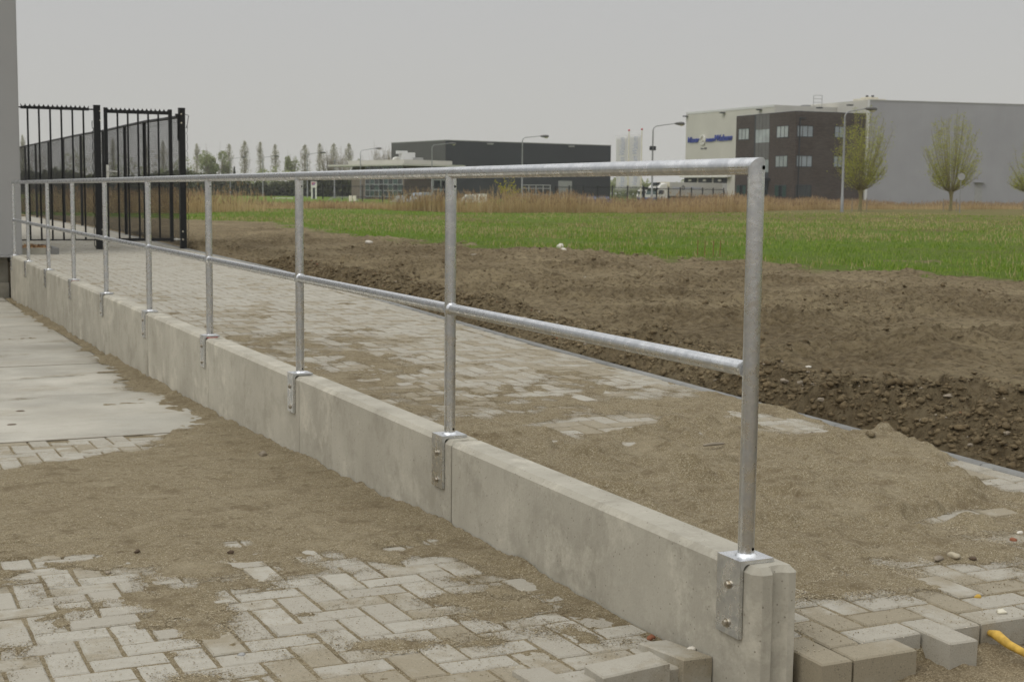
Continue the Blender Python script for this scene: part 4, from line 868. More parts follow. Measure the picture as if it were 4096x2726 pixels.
# totem sign
p=dep((Z9(440,0)[0],horizon(Z9(440,0)[0])),190); o=empty('totem_sign',(p[0],p[1],ZF),label='white totem sign with purple and red logo on two legs',cat='sign'); O=np.array([p[0],p[1],ZF])
t=np.array([CR[0],CR[1]]);t/=np.linalg.norm(t); n=np.array([t[1],-t[0]]); n=n if np.dot(n,CAM[:2]-p[:2])>0 else -n; k=.12733*190/FPX
zT=dep(Z9(440,200),190)[2]; zM=dep(Z9(440,395),190)[2]; zBt=min(ZF,dep(Z9(440,690),190)[2])
chl(MB().obox(p,t,n,-92*k,88*k,-.12,.12,zM,zT),'sign_panel',MT['white'],o,O)
for a,b_ in ((-88,-38),(38,82)): chl(MB().obox(p,t,n,a*k,b_*k,-.1,.1,zBt-.3,zM-.002),'leg',MT['white'],o,O)
chl(MB().obox(p,t,n,-38*k,36*k,-.08,.08,zBt-.3,zM-.004),'dark_infill',MT['frame'],o,O)
P_=lambda u,z:(p[0]+t[0]*u*k+n[0]*.13,p[1]+t[1]*u*k+n[1]*.13,zT+(200-z)*k)
chl(MB().add([P_(-66,225),P_(60,225),P_(60,245),P_(-20,250),P_(-30,300),P_(-66,300)],[(0,1,2,3,4,5)]),'logo',MT['magenta'],o,O)
chl(MB().add([P_(-18,262),P_(60,252),P_(20,318),P_(-50,318)],[(0,1,2,3)]),'logo',MT['purple'],o,O)
# white guard railing at the ditch bridge, bollards, small railings
def pt9(x,y,D=176): return dep(Z9(x,y),D)
g=pt9(1250,700); o=empty('guard_rail',(g[0],g[1],ZF-.3),label='white galvanised guard rail with sloping ends beside the ditch',cat='guard rail'); O=np.array([g[0],g[1],ZF-.3])
q=MB()
for dy in (0,38): q.tube([pt9(900,790+dy*.3),pt9(1000,685+dy),pt9(1300,680+dy),pt9(1720,690+dy),pt9(1850,815+dy*.3)],.03,6)
for x in (1000,1300,1600): a=pt9(x,690); q.tube([a,(a[0],a[1],ZF-.6)],.03,6)
chl(q,'rail',MT['grey'],o,O)
for x,bl_ in ((1588,'fat cream bollard before the middle of the white guard rail'),(1713,'fat cream bollard where the white guard rail slopes down')):
    a=pt9(x,650,172); b_=pt9(x,800,172); MB().lathe([(.21,-.1),(.21,a[2]-b_[2]-.05),(.15,a[2]-b_[2])],10).build('bollard',MT['cream'],None,(b_[0],b_[1],b_[2])); tag(bpy.context.scene.objects[-1] if False else COL.objects[-1],bl_,'bollard','cream bollards')
for x,y in ((1605,1160),(885,575)):
    a=dep(Z2(x if x<1000 else 810,572),178); o=empty('culvert_railing',(a[0],a[1],ZF-.6),label='small white culvert railing in the grass '+('near the reed clump' if x>1000 else 'near the totem sign'),cat='railing')
    q=MB(); 
    for s in (-1,0,1): q.tube([(s*.6,0,-.2),(s*.6,0,.75)],.05,5)
    q.tube([(-.65,0,.72),(.65,0,.72)],.045,5).tube([(-.65,0,.35),(.65,0,.35)],.04,5); q.build('rail',MT['white'],o)
# palisade fences in front of the far buildings
def palisade(xa,xb,Da,Db,ht,lab,zg=ZF,step=2.6):
    a,b_=far(xa,Da),far(xb,Db); L=np.linalg.norm(b_-a); t=(b_-a)/L; o=empty('bar_fence',(a[0],a[1],zg),label=lab,cat='fence'); O=np.array([a[0],a[1],zg])
    n=int(L/step); q=MB(); nn_=np.array([t[1],-t[0]])
    for i in range(n+1): c=a+t*(L*i/n); chl(MB().obox(c,t,nn_,-.06,.06,-.06,.06,zg-.3,zg+ht),'post',MT['black'],o,O)
    chl(MB().obox(a,t,nn_,0,L,-.02,.02,zg+ht-.25,zg+ht-.18).obox(a,t,nn_,0,L,-.02,.02,zg+.3,zg+.37),'rail',MT['black'],o,O)
    V=[];F=[]
    for d in np.arange(.1,L,.24):
        c=a+t*d; b0=len(V); w_=.016
        V+=[(c[0]-t[0]*w_-O[0],c[1]-t[1]*w_-O[1],.05),(c[0]+t[0]*w_-O[0],c[1]+t[1]*w_-O[1],.05),(c[0]+t[0]*w_-O[0],c[1]+t[1]*w_-O[1],ht),(c[0]-t[0]*w_-O[0],c[1]-t[1]*w_-O[1],ht)]; F.append((b0,b0+1,b0+2,b0+3))
    tag(link('bars',npmesh('bars',V,F,MT['black']),o),kind='stuff')
palisade(Z2(1160,0)[0],Z2(2110,0)[0],184,180,1.9,'dark bar fence in front of the pavilion office')
palisade(Z3(690,0)[0],Z3(1440,0)[0],172,158,2.0,'dark bar fence in front of the dark hall and banners')
palisade(Z3(1450,0)[0],Z3(2130,0)[0],160,176,1.9,'dark bar fence in front of the white lorry')
o=empty('grey_rack',(0,0,0),label='grey steel frame rack behind the reeds by the dark hall',cat='rack'); a=dep(Z3(400,700),165); o.location=(a[0],a[1],ZF); b_=dep(Z3(645,700),165); t=(b_-a)[:2]; L=np.linalg.norm(t); t/=L
for i in range(5): MB().tube([(t[0]*L*i/4,t[1]*L*i/4,-.2),(t[0]*L*i/4,t[1]*L*i/4,2.0)],.06,5).build('upright',MT['grey'],o)
for z in (.9,1.6,1.97): MB().tube([(0,0,z),(t[0]*L,t[1]*L,z)],.045,5).build('beam',MT['grey'],o)
# round road sign seen from behind
a=gnd(Z5(1678,1318)); o=empty('road_sign',(a[0],a[1],ZF),label='round road sign seen from behind on slim grey post by the willow',cat='sign'); zd=dep(Z5(1672,925),92)[2]-ZF
MB().tube([(0,0,-.2),(0,0,zd+.2)],.032,8).build('post',MT['lampgrey'],o)
th=math.atan2(CF[0],CF[1]); q=MB(); q.lathe([(.24,0),(.245,.012),(.24,.02)],24,(0,0,0),'y'); d_=q.build('sign_disc',MT['grey'],o,(0,-.05,zd)); d_.rotation_euler=(0,0,-th-.5)
MB().box(-.16,.16,.022,.032,-.02,.02).build('bracket',MT['lampgrey'],d_)
# ================================================================== VEHICLES
def wheel(par,x,y,r,w_=.22):
    wv_=MB().lathe([(r*.6,-w_/2),(r,-w_/2+.03),(r,w_/2-.03),(r*.6,w_/2)],18,(0,0,0),'y').build('wheel',MT['tyre'],par,(x,y,r)); MB().lathe([(r*.58,-w_/2-.012),(r*.2,-w_/2-.02)],14,(0,0,0),'y').build('rim',MT['grey'],wv_); return wv_
def body(mb,prof,w_,tum=.0):
    # side profile (x,z) extruded across y with tumblehome above the belt
    n=len(prof); zm=max(z for _,z in prof); v=[]
    for s in (-1,1):
        for x,z in prof: v.append((x,s*(w_/2-tum*max(0,(z-.85))/max(.01,zm-.85)),z))
    return mb.add(v,[tuple(range(n-1,-1,-1)),tuple(range(n,2*n))]+[(i,(i+1)%n,n+(i+1)%n,n+i) for i in range(n)])
def car(name,x,D,rz,paint,lab,van=False,zg=None,hatch=False):
    p=dep((x,horizon(x)),D); z=ZF+float(dip(p[0],p[1])) if zg is None else zg
    o=empty(name,(p[0],p[1],z),rz,label=lab,cat='car')
    if van: prof=[(-2.15,.3),(2.1,.3),(2.15,.75),(1.75,1.0),(1.15,1.12),(.55,1.78),(-1.9,1.85),(-2.15,1.7)]
    else: prof=[(-2.05,.3),(2.05,.3),(2.1,.65),(1.75,.82),(1.05,.95),(.35,1.42),(-1.45,1.47),(-1.95,1.0),(-2.1,.8)]
    b=body(MB(),prof,1.72,.16).build('body',paint,o)
    wx=[(.42,1.05),(-.35,1.05),(-.45,.3)]
    zt=1.62 if van else 1.36
    for s in (-1,1):
        y=s*.80
        for xa,xb,xc,xd in (((1.0,.45,-.35,-.35),) if van else ((.92,.32,-.5,-.5),(-.56,-.56,-1.35,-1.6))):
            MB().add([(xa,y*1.06,1.02),(xb,y*.93+0,zt),(xc,y*.93,zt),(xd,y*1.06,1.02)],[(0,1,2,3)]).build('side_window',MT['glassb'],b)
        MB().box(-2.12,-2.06,s*.82-.08,s*.82+.08,.75,1.05).build('tail_lamp',MT['orange'],o); MB().box(2.02,2.1,s*.6-.16,s*.6+.16,.6,.74).build('headlight',MT['glass'],o)
        for xx in (1.3,-1.3): wheel(o,xx,s*.76,.31)
    MB().add([(1.07,-.70,1.0),(1.07,.70,1.0),(.45 if not van else .62,.60,zt),(.45 if not van else .62,-.60,zt)],[(0,1,2,3)]).build('windscreen',MT['glassd'],b)
    if hatch:
        hz=MB().add([(-1.45,-.66,1.47),(-1.45,.66,1.47),(-2.45,.62,1.72),(-2.45,-.62,1.72),(-1.45,-.66,1.43),(-1.45,.66,1.43),(-2.45,.62,1.66),(-2.45,-.62,1.66)],[(0,1,2,3),(7,6,5,4),(0,3,7,4),(1,5,6,2),(2,6,7,3)]).build('tailgate',paint,o)
        MB().add([(-1.62,-.5,1.50),(-1.62,.5,1.50),(-2.2,.48,1.645),(-2.2,-.48,1.645)],[(0,1,2,3)]).build('rear_window',MT['glassd'],hz); MB().box(-2.02,-2.0,-.62,.62,.5,1.35).build('boot_opening',MT['glassd'],o)
    else: MB().box(-2.1 if not van else -2.165,-2.06 if not van else -2.14,-.6,.6,1.05,1.35 if not van else 1.6).build('rear_window',MT['glassd'],b)
    return o
vy=math.atan2(CF[1],CF[0])
car('parked_car',Z8(760,0)[0],172,vy+R_(32),MT['carsilver'],'silver estate car with its tailgate open at the reed edge',False,None,True)
car('parked_van',Z8(1530,0)[0],170,vy+R_(150),MT['carblue'],'pale blue small van half hidden by reeds',True)
car('parked_van',Z2(2320,0)[0],178,vy+R_(95),MT['white'],'white van behind the reeds before the dark hall',True)
for x,lab in ((925,'blue tractor unit behind the bar fence by the dark hall roller door'),(1040,'blue tractor unit behind the bar fence near the banners')): car('parked_car',Z3(x,0)[0],185,vy+R_(80),MT['bluevan'],lab,False)
# lorry at the loading bays
def lorry(sx0,sx1,syt,D0,lab,box=True):
    a,b_=dep(sx0,D0),dep(sx1,D0+8); t=(b_-a)[:2]; L=np.linalg.norm(t); t/=L; rz=math.atan2(t[1],t[0])
    o=empty('lorry',(a[0],a[1],ZF),rz,label=lab,cat='lorry'); zt=dep(sx1,D0+6)[2]-ZF
    H=zt-.05
    if box:
        bx=MB().box(2.0,L,-1.2,1.2,.85,H).build('cargo_box',MT['boxgrey'],o); MB().box(1.98,2.04,-1.22,1.22,.85,H+.02).build('box_corner',MT['cream'],o); MB().box(L-.9,L+.01,-1.215,-1.19,.9,H-.1).build('side_door',MT['whiteclad'],o)
        MB().box(1.9,L,-.5,.5,.55,.85).build('chassis',MT['frame'],o)
    cb=body(MB(),[(-.15,.45),(1.75,.45),(1.75,H*.95),(.75,H*.88),(.12,H*.66),(-.2,H*.36)],2.3,.12).build('cab',MT['white'],o)
    MB().add([(-.21,-1.0,H*.38),(-.21,1.0,H*.38),(.10,.95,H*.64),(.10,-.95,H*.64)],[(3,2,1,0)]).build('windscreen',MT['glassg'],cb)
    for s in (-1,1): MB().add([(.05,s*1.155,H*.40),(1.0,s*1.155,H*.40),(1.0,s*1.13,H*.60),(.25,s*1.13,H*.60)],[(0,1,2,3)] if s>0 else [(3,2,1,0)]).build('side_window',MT['glassd'],cb)
    MB().box(-.28,-.1,-1.1,1.1,.35,.62).build('bumper',MT['bluevan'],o); MB().box(.3,.95,-.6,.6,H*.86,H*.98).build('roof_unit',MT['frame'],o)
    MB().box(-.25,.15,-1.15,1.15,H*.66,H*.71).build('sun_visor',MT['frame'],o)
    for s in (-1,1):
        for xx in ((.75,L*.62,L*.78) if box else (.75,)): wheel(o,xx,s*1.0,.42,.3)
    return o,a,t,L,H
lo,a,t,L,H=lorry(ZT(350,0),ZT(1965,238),0,188,'white box lorry with blue lettering at the loading bays')
n=np.array([t[1],-t[0]]); n=n if np.dot(n,CAM[:2]-a[:2])>0 else -n
sg=-1 if True else 1
for body_,x0,x1 in (('Visser',2.7,4.1),('van',4.95,5.8),('Walsum',6.0,7.9)):
    cu=text(body_,.62,MT['blueprint'],lo,(a[0]+t[0]*0,a[1],ZF),np.array([1.0,0.0]),np.array([0.0,-1.0]),'lettering',.4,x1-x0,.01)
    cu.location=(x0,-1.208,1.75)
q=MB().tube([(4.55+.22*math.cos(k),-1.215,1.95+.26*math.sin(k)) for k in np.linspace(0,2*math.pi,17)],.06,5,False); q.build('emblem',MT['darkprint'],lo)
lorry(ZT(190,0),ZT(330,330),0,196,'white lorry cab with blue bumper standing beside the lettered lorry',False)
# ================================================================== VEGETATION
def soup(name,V,F,mat): return npmesh(name,V,F,mat)
def blades(x,y,z,h,wd,lean,mat,name):
    # one tapering two-segment blade per point (quad + triangle folded into two quads)
    n=len(x); a=RNG.uniform(0,2*np.pi,n); ux,uy=np.cos(a)*wd/2,np.sin(a)*wd/2; b=RNG.uniform(0,2*np.pi,n); lx,ly=np.cos(b)*lean*h,np.sin(b)*lean*h
    V=np.empty((n,4,3),np.float32)
    V[:,0]=np.stack([x-ux,y-uy,z-.02],1); V[:,1]=np.stack([x+ux,y+uy,z-.02],1)
    V[:,2]=np.stack([x+ux*.25+lx,y+uy*.25+ly,z+h],1); V[:,3]=np.stack([x-ux*.25+lx,y-uy*.25+ly,z+h],1)
    return soup(name,V.reshape(-1,3),np.arange(4*n).reshape(n,4),mat)
def infield(x,y,mg=.09):
    a=np.arctan2(x-CAM[0],y-CAM[1])-YAW; return np.abs(a)<math.atan(2048/FPX)+mg
def scatter(n,d0,d1,p=1.0):
    # points spread so that density falls off with distance
    r=d0*(d1/d0)**RNG.uniform(0,1,n); a=YAW+RNG.uniform(-.46,.46,n); return CAM[0]+r*np.sin(a),CAM[1]+r*np.cos(a),r
x,y,r=scatter(230000,13.5,90); s=soilmask(x,y); tuf=fbm(x*1.3,y*1.3,101,3); k=(s<.45+.25*tuf)&(x>kx(y)+.4)&(RNG.uniform(0,1,len(x))<.55+.7*tuf)
x,y,r,tuf=x[k],y[k],r[k],tuf[k]; lush=sst(.1,.5,fbm(x*.55,y*.4,105,3)); h=(.02+.032*RNG.uniform(0,1,len(x)))*(1+1.3*np.clip(tuf,-.4,1)+.9*lush*sst(40,20,r))
tag(link('grass',blades(x,y,gz(x,y),h,.006+.00055*r,.45,MT['grass'],'grass')),'short green grass growing on the field','grass',kind='stuff')
x,y,r=scatter(70000,17,95); n1=fbm(x*.22,y*.16,103,4); s=soilmask(x,y); k=(s<.2)&(x>kx(y)+.6)&(n1+.16*RNG.normal(size=len(x))>.24-.34*sst(26,42,r)+.22*sst(48,60,r))
x,y,r=x[k],y[k],r[k]; h=.04+.075*RNG.uniform(0,1,len(x))
tag(link('dry_grass',blades(x,y,gz(x,y),h,.004+.0005*r,.3,MT['drygrass'],'dry_grass')),'tufts of dry straw coloured grass in the turf','grass',kind='stuff')
# reeds: belts along the ditch
def belt(pts,n,depth,hf,seed,name,label,heads=.35,wd=.022):
    P=np.array(pts); c=np.r_[0,np.cumsum(np.hypot(*(P[1:]-P[:-1]).T))]; t=RNG.uniform(0,c[-1],n); x=np.interp(t,c,P[:,0]); y=np.interp(t,c,P[:,1])
    d=(P[-1]-P[0]);d=d/np.linalg.norm(d); nx,ny=-d[1],d[0]
    if ny<0: nx,ny=-nx,-ny
    o=np.abs(RNG.normal(0,depth*.5,n)); x=x+nx*o; y=y+ny*o
    g=fbm(x*.23,y*.35,seed,4); keep=RNG.uniform(0,1,n)<.65+.9*g; x,y,t,g=x[keep],y[keep],t[keep],g[keep]
    h=(np.interp(t,c,hf) if isinstance(hf,list) else hf(t/c[-1]))*(.5+.75*RNG.uniform(0,1,len(x))**1.3)*(1+.55*g); z=np.full(len(x),ZF)
    rd=link(name,blades(x,y,z,h,wd,.08,MT['reed'],name)); tag(rd,label,'reeds',kind='stuff')
    k=RNG.uniform(0,1,len(x))<heads; hx,hy,hz=x[k],y[k],z[k]+h[k]*.93; m=len(hx)
    hd=link('seed_heads',blades(hx+RNG.normal(0,.03,m),hy,hz,.13+.1*RNG.uniform(0,1,m),.05,.35,MT['reedhead'],'seed_heads'),rd); tag(hd,kind='stuff')
rb=[gnd(p)[:2] for p in ((1730,846),(1900,851),(2200,852),(2600,852),(2950,850),(3150,841),(3500,838),(4100,838),(4500,839))]
belt(rb,62000,5.0,[.7,1.18,.9,.58,.85,.72,.55,.5,.5],111,'reeds','belt of straw coloured reeds along the ditch before the buildings',.3)
lb=[gnd(p)[:2] for p in ((700,851),(880,850),(1120,846))]
belt(lb,620,3.0,lambda t:np.interp(t,[0,.15,.4,.6,.8,1],[.5,.75,1.3,1.25,.8,.45]),115,'reeds','loose clump of tall reeds beside the gate and mesh fence',.6,.024)
sb=[gnd((p[0],p[1]))[:2] for p in ((20,846),(400,852),(700,855))]
belt(sb,9000,12.0,lambda t:.95-.25*t,117,'reeds','dense brown reeds seen through the black mesh fence',.3,.024)
bb=[gnd(p)[:2] for p in ((1050,836),(1300,834),(1640,838))]
belt(bb,9000,6.0,lambda t:.28+0*t,119,'bank_grass','short brown old grass on the ditch bank','.' and .1,.05)
# leaf clouds
def cloud(n,fn,size,rng=RNG):
    c=fn(n); m=len(c); a=rng.normal(size=(m,3)); a/=np.linalg.norm(a,axis=1)[:,None]; b=np.cross(a,rng.normal(size=(m,3))); b/=np.linalg.norm(b,axis=1)[:,None]
    s=(size*rng.uniform(.6,1.3,m))[:,None]; V=np.stack([c-a*s-b*s*.5,c+a*s-b*s*.5,c+a*s+b*s*.5,c-a*s+b*s*.5],1)
    return V.reshape(-1,3),np.arange(4*m).reshape(m,4)
def twigs(mb,base,tips,r0,bend=.0,seg=4,n=4):
    for tp in tips:
        b=np.array(base,float); tp=np.array(tp,float); d=tp-b; pts=[]
        for i in range(seg+1):
            t=i/seg; q=b+d*t; q[2]=b[2]+d[2]*(t**(1-bend)); q[:2]=b[:2]+d[:2]*(t**(1+bend*1.4) if bend<0 else t**(.75)); pts.append(q)
        mb.tube(pts,[r0*(1-.85*i/seg)+.004 for i in range(seg+1)],n,False)
def willow(px,py,H,Wd,lab,seed,stake=True,D=None):
    rs=np.random.default_rng(seed); g=gnd((px,py)); o=empty('pollard_willow',(g[0],g[1],ZF),label=lab,cat='tree',group='pollard willows by the road')
    MB().tube([(0,0,-.3),(0,0,.3),(.03,0,.8),(.02,.02,1.25),(0,0,1.5),(0,0,1.65)],[.17,.135,.115,.135,.23,.14],10).build('trunk',MT['wbark'],o)
    br=MB(); C=[]; kz=1.5
    for i in range(74):
        a=rs.uniform(0,2*np.pi); e=rs.uniform(.0,1); hz=(H-kz)*(.10+.90*e**.9)*rs.uniform(.86,1.03); rad=Wd*(max(0,1-((e-.33)/.70)**2)**.75*rs.uniform(.35,1.0)**.5+.08*rs.uniform())
        tip=np.array([rad*np.cos(a),rad*np.sin(a),kz+hz]); b=np.array([.18*np.cos(a),.18*np.sin(a),kz]); pts=[]
        for k in range(6):
            t=k/5; q=b+(tip-b)*t; q[:2]=b[:2]+(tip-b)[:2]*t**.72; q+=rs.normal(0,.035,3)*t; pts.append(q)
        br.tube(pts,[.022*(1-.8*k/5)+.004 for k in range(6)],4,False)
        for k in range(14):
            t=rs.uniform(.25,1); j=min(int(t*5),4); q=pts[j]+(pts[j+1]-pts[j])*(t*5-j); off=np.array([rs.normal(0,.22),rs.normal(0,.22),abs(rs.normal(.22,.2))])*(1.1-.5*t)
            br.tube([q,q+off*.55+rs.normal(0,.03,3),q+off*1.35],[.008,.006,.003],3,False)
            for m_ in range(8): C.append(q+off*rs.uniform(.2,1.5)+rs.normal(0,.13,3))
    br.build('branches',MT['wbark'],o)
    C=np.array(C); V,F=cloud(0,lambda n:C,.034); link('crown',soup('crown',V,F,MT['willow']),o)
    if stake:
        for dx in (-.62,.66): MB().tube([(dx,.1,-.2),(dx,.1,.95)],.035,6).build('stake',MT['bark'],o)
willow(*Z5(630,1305),7.4,2.25,'pollard willow in front of the corner of the brick office',3); willow(*Z5(1582,1302),7.8,2.3,'pollard willow beside the round road sign before the grey flank',4); willow(*Z5(2420,1302),6.3,2.1,'pollard willow standing past the side door of the grey flank',5)
# poplars and other far trees
def poplar_mesh(seed):
    rs=np.random.default_rng(seed)
    def fn(n):
        t=rs.uniform(.05,1,n); r=(.78*np.sin(np.pi*np.clip(t,.02,1)**.8)**.55+.03)*np.sqrt(rs.uniform(0,1,n)); a=rs.uniform(0,2*np.pi,n); cl=.78+.3*np.sin(7*a+t*23+seed)
        return np.stack([r*cl*np.cos(a)*1.35,r*cl*np.sin(a)*1.35,t*12.0],1)
    V,F=cloud(1100,fn,.11); 
    tb=MB().tube([(0,0,-.5),(0,0,5),(0,0,11.6)],[.22,.14,.03],6)
    for i in range(46):
        z=rs.uniform(1.0,9.5); a=rs.uniform(0,6.28); l=rs.uniform(.5,1.0); tb.tube([(0,0,z),(l*.75*np.cos(a),l*.75*np.sin(a),z+.7),(l*.85*np.cos(a),l*.85*np.sin(a),z+2.0)],[.05,.035,.012],3,False)
    return soup('crown',V,F,MT['poplar']),tb.mesh('trunk',MT['bark'])
PM=[poplar_mesh(i) for i in range(3)]
NB=['slim pale poplar at the gate end of the row','slim poplar rising behind the rounded green tree','slim tall poplar by the far lamp','slim full poplar between two lamps','slim narrow poplar right of a lamp','slim poplar behind the totem sign lamp','slim wispy poplar above the totem sign','slim poplar within the bare tree group','slim poplar next to the bare tree group']
NB=['slim pale poplar next to the rounded green tree by the fence','slim poplar rising behind the small dark conifer','slim tall poplar between the conifer and two lamps','slim full poplar with a lamp arm before it','slim narrow poplar between two lamps','slim poplar with a lamp pole at its foot behind the totem sign','slim wispy poplar above the totem sign','slim poplar standing among the bare trees','slim poplar between the bare trees and pavilion roof']
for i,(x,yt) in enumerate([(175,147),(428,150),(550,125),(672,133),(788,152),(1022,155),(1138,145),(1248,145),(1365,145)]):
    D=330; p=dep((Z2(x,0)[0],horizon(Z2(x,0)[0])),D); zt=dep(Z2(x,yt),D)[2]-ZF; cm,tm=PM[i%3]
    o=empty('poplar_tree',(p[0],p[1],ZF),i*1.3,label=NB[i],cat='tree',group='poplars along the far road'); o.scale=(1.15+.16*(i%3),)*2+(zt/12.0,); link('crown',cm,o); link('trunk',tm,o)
def round_tree(sx,yt,wz,D,lab,mat,seed,n=1500,size=.2,dens=.9,name='broad_tree'):
    rs=np.random.default_rng(seed); p=dep((sx,horizon(sx)),D); H=dep((sx,yt),D)[2]-ZF; Wd=wz*D/FPX/2
    o=empty(name,(p[0],p[1],ZF),label=lab,cat='tree')
    lob=[(rs.normal(0,.42)*Wd,rs.normal(0,.42)*Wd,H*rs.uniform(.35,.82),rs.uniform(.3,.55)) for _ in range(9)]
    def fn(n):
        k=rs.integers(0,9,n); L=np.array(lob)[k]; d=rs.normal(size=(n,3)); d/=np.linalg.norm(d,axis=1)[:,None]; r=rs.uniform(.25,1,n)**.5
        q=np.stack([L[:,0]+d[:,0]*r*L[:,3]*Wd,L[:,1]+d[:,1]*r*L[:,3]*Wd,L[:,2]+d[:,2]*r*L[:,3]*H*.36],1); return q
    V,F=cloud(n,fn,size); link('crown',soup('crown',V,F,mat),o)
    tb=MB().tube([(0,0,-.5),(0,0,H*.35),(0,0,H*.6)],[H*.03,H*.022,H*.012],6)
    for L in lob:
        tb.tube([(0,0,H*.22),(L[0]*.5,L[1]*.5,H*.4),(L[0],L[1],L[2])],[.12,.09,.04],4,False)
        for i in range(9):
            e=np.array(L[:3])+rs.normal(0,.45,3)*np.array([Wd*.7,Wd*.7,H*.25])+np.array([0,0,H*.08]); tb.tube([(L[0]*.6,L[1]*.6,H*.42),e],[.05,.02],3,False)
    tb.build('trunk',MT['bark'],o); return o
S2=lambda x,y:Z2(x,y)
round_tree(Z2(295,0)[0],Z2(0,172)[1],108,300,'rounded fresh green tree between two slim poplars',MT['tree'],21,2600,.17)
round_tree(Z2(390,0)[0],Z2(0,250)[1],45,305,'smaller greyish green tree beside the rounded green tree',MT['tree'],22,700,.17)
round_tree(Z2(905,0)[0],Z2(0,190)[1],70,300,'rounded pale green tree standing alone between poplars',MT['tree'],23,1700,.16)
round_tree(Z2(1205,0)[0],Z2(0,190)[1],80,310,'grey brown bare tree left of a poplar near the pavilion',MT['bare'],24,900,.10)
round_tree(Z2(1300,0)[0],Z2(0,180)[1],80,310,'tangled bare tree between poplars near the pavilion',MT['bare'],25,900,.10)
round_tree(Z2(1460,0)[0],Z2(0,215)[1],36,310,'small pale green tree above the pavilion canopy end',MT['tree'],26,500,.15)
round_tree(Z2(1590,0)[0],Z2(0,148)[1],80,310,'tall bare tree behind the pavilion lamp',MT['bare'],27,1000,.10); round_tree(Z2(1660,0)[0],Z2(0,172)[1],60,312,'bare tree half behind the dark hall end',MT['bare'],28,800,.10)
# small dark conifer
p=dep((Z2(468,0)[0],horizon(Z2(468,0)[0])),290); o=empty('conifer',(p[0],p[1],ZF),label='small dark conifer at the foot of the poplars',cat='tree'); rs=np.random.default_rng(5)
def fnc(n): t=rs.uniform(0,1,n)**.7; r=(1-t)*1.0*np.sqrt(rs.uniform(0,1,n)); a=rs.uniform(0,6.28,n); return np.stack([r*np.cos(a),r*np.sin(a),.5+t*5.2],1)
V,F=cloud(700,fnc,.12); link('crown',soup('crown',V,F,MT['hedge']),o); MB().tube([(0,0,-.3),(0,0,4)],[.15,.04],6).build('trunk',MT['bark'],o)
# far woods and hedge lines that read as one mass
def wood(xa,xb,D,hf,n,size,mat,name,lab,seed,thick=8):
    rs=np.random.default_rng(seed); a,b=far(xa,D),far(xb,D); t=rs.uniform(0,1,n); c=a[None]+(b-a)[None]*t[:,None]; H=hf(t)*(1+.22*fbm(t*40,t*0,seed,4)+.12*fbm(t*160,t*0,seed+1,3))
    d=(a-CAM[:2]);d=d/np.linalg.norm(d); dd=rs.uniform(0,thick,n); q=np.stack([c[:,0]+d[0]*dd,c[:,1]+d[1]*dd,ZF-.2+H*rs.uniform(0,1,n)**.8],1); V,F=cloud(n,lambda m:q,size,rs); return tag(link(name,soup(name,V,F,mat)),lab,'wood',kind='stuff')
wood(600,1480,262,lambda t:3.3+.9*np.sin(t*9),15000,.26,MT['hedge'],'hedge','dark hedge line at the far edge of the green field',31)
wood(640,1480,285,lambda t:4.3+1.1*np.sin(t*13+1),5000,.24,MT['tree'],'thicket','olive green thicket behind the dark hedge line',32)
wood(60,780,240,lambda t:3.6+.6*np.sin(t*8),14000,.25,MT['hedge'],'hedge','dark hedge seen through the gate and mesh fence',33)
wood(40,800,300,lambda t:7.6+2.2*np.sin(t*17)+1.4*np.sin(t*41),2600,.20,MT['bare'],'thicket','hazy bare trees seen through the gate and mesh fence',34,14)
wood(40,800,296,lambda t:6.2+2.2*np.sin(t*21+1),1800,.22,MT['tree'],'thicket','pale green trees seen through the gate and mesh fence',36,14)
wood(2440,2760,300,lambda t:3.8+1.2*np.sin(t*7),4200,.24,MT['tree'],'thicket','green bushes between the dark hall and the lorry',35)
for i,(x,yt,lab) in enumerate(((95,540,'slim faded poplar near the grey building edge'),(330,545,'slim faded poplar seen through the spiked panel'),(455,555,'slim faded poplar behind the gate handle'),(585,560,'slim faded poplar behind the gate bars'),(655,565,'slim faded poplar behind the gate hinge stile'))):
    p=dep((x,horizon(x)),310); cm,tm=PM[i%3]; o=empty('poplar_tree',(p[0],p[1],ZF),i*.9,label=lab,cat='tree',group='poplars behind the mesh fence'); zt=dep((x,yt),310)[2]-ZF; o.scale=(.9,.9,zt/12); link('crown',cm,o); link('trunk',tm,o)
# forsythia in front of the dark hall
a=dep(Z3(290,690),120); o=empty('forsythia_bush',(a[0],a[1],ZF),label='yellow flowering bush among the reeds before the dark hall',cat='bush'); rs=np.random.default_rng(8); tb=MB(); C=[]
for i in range(26):
    e=np.array([rs.normal(0,.65),rs.normal(0,.5),rs.uniform(1.2,2.5)]); tb.tube([(0,0,-.2),e*np.array([.5,.5,.55]),e],[.02,.015,.006],3,False)
    for k in range(16): C.append(e*rs.uniform(.45,1.0)+rs.normal(0,.07,3))
V,F=cloud(0,lambda n:np.array(C),.06); link('blossom',soup('blossom',V,F,MT['forsythia']),o); tb.build('stems',MT['bark'],o)
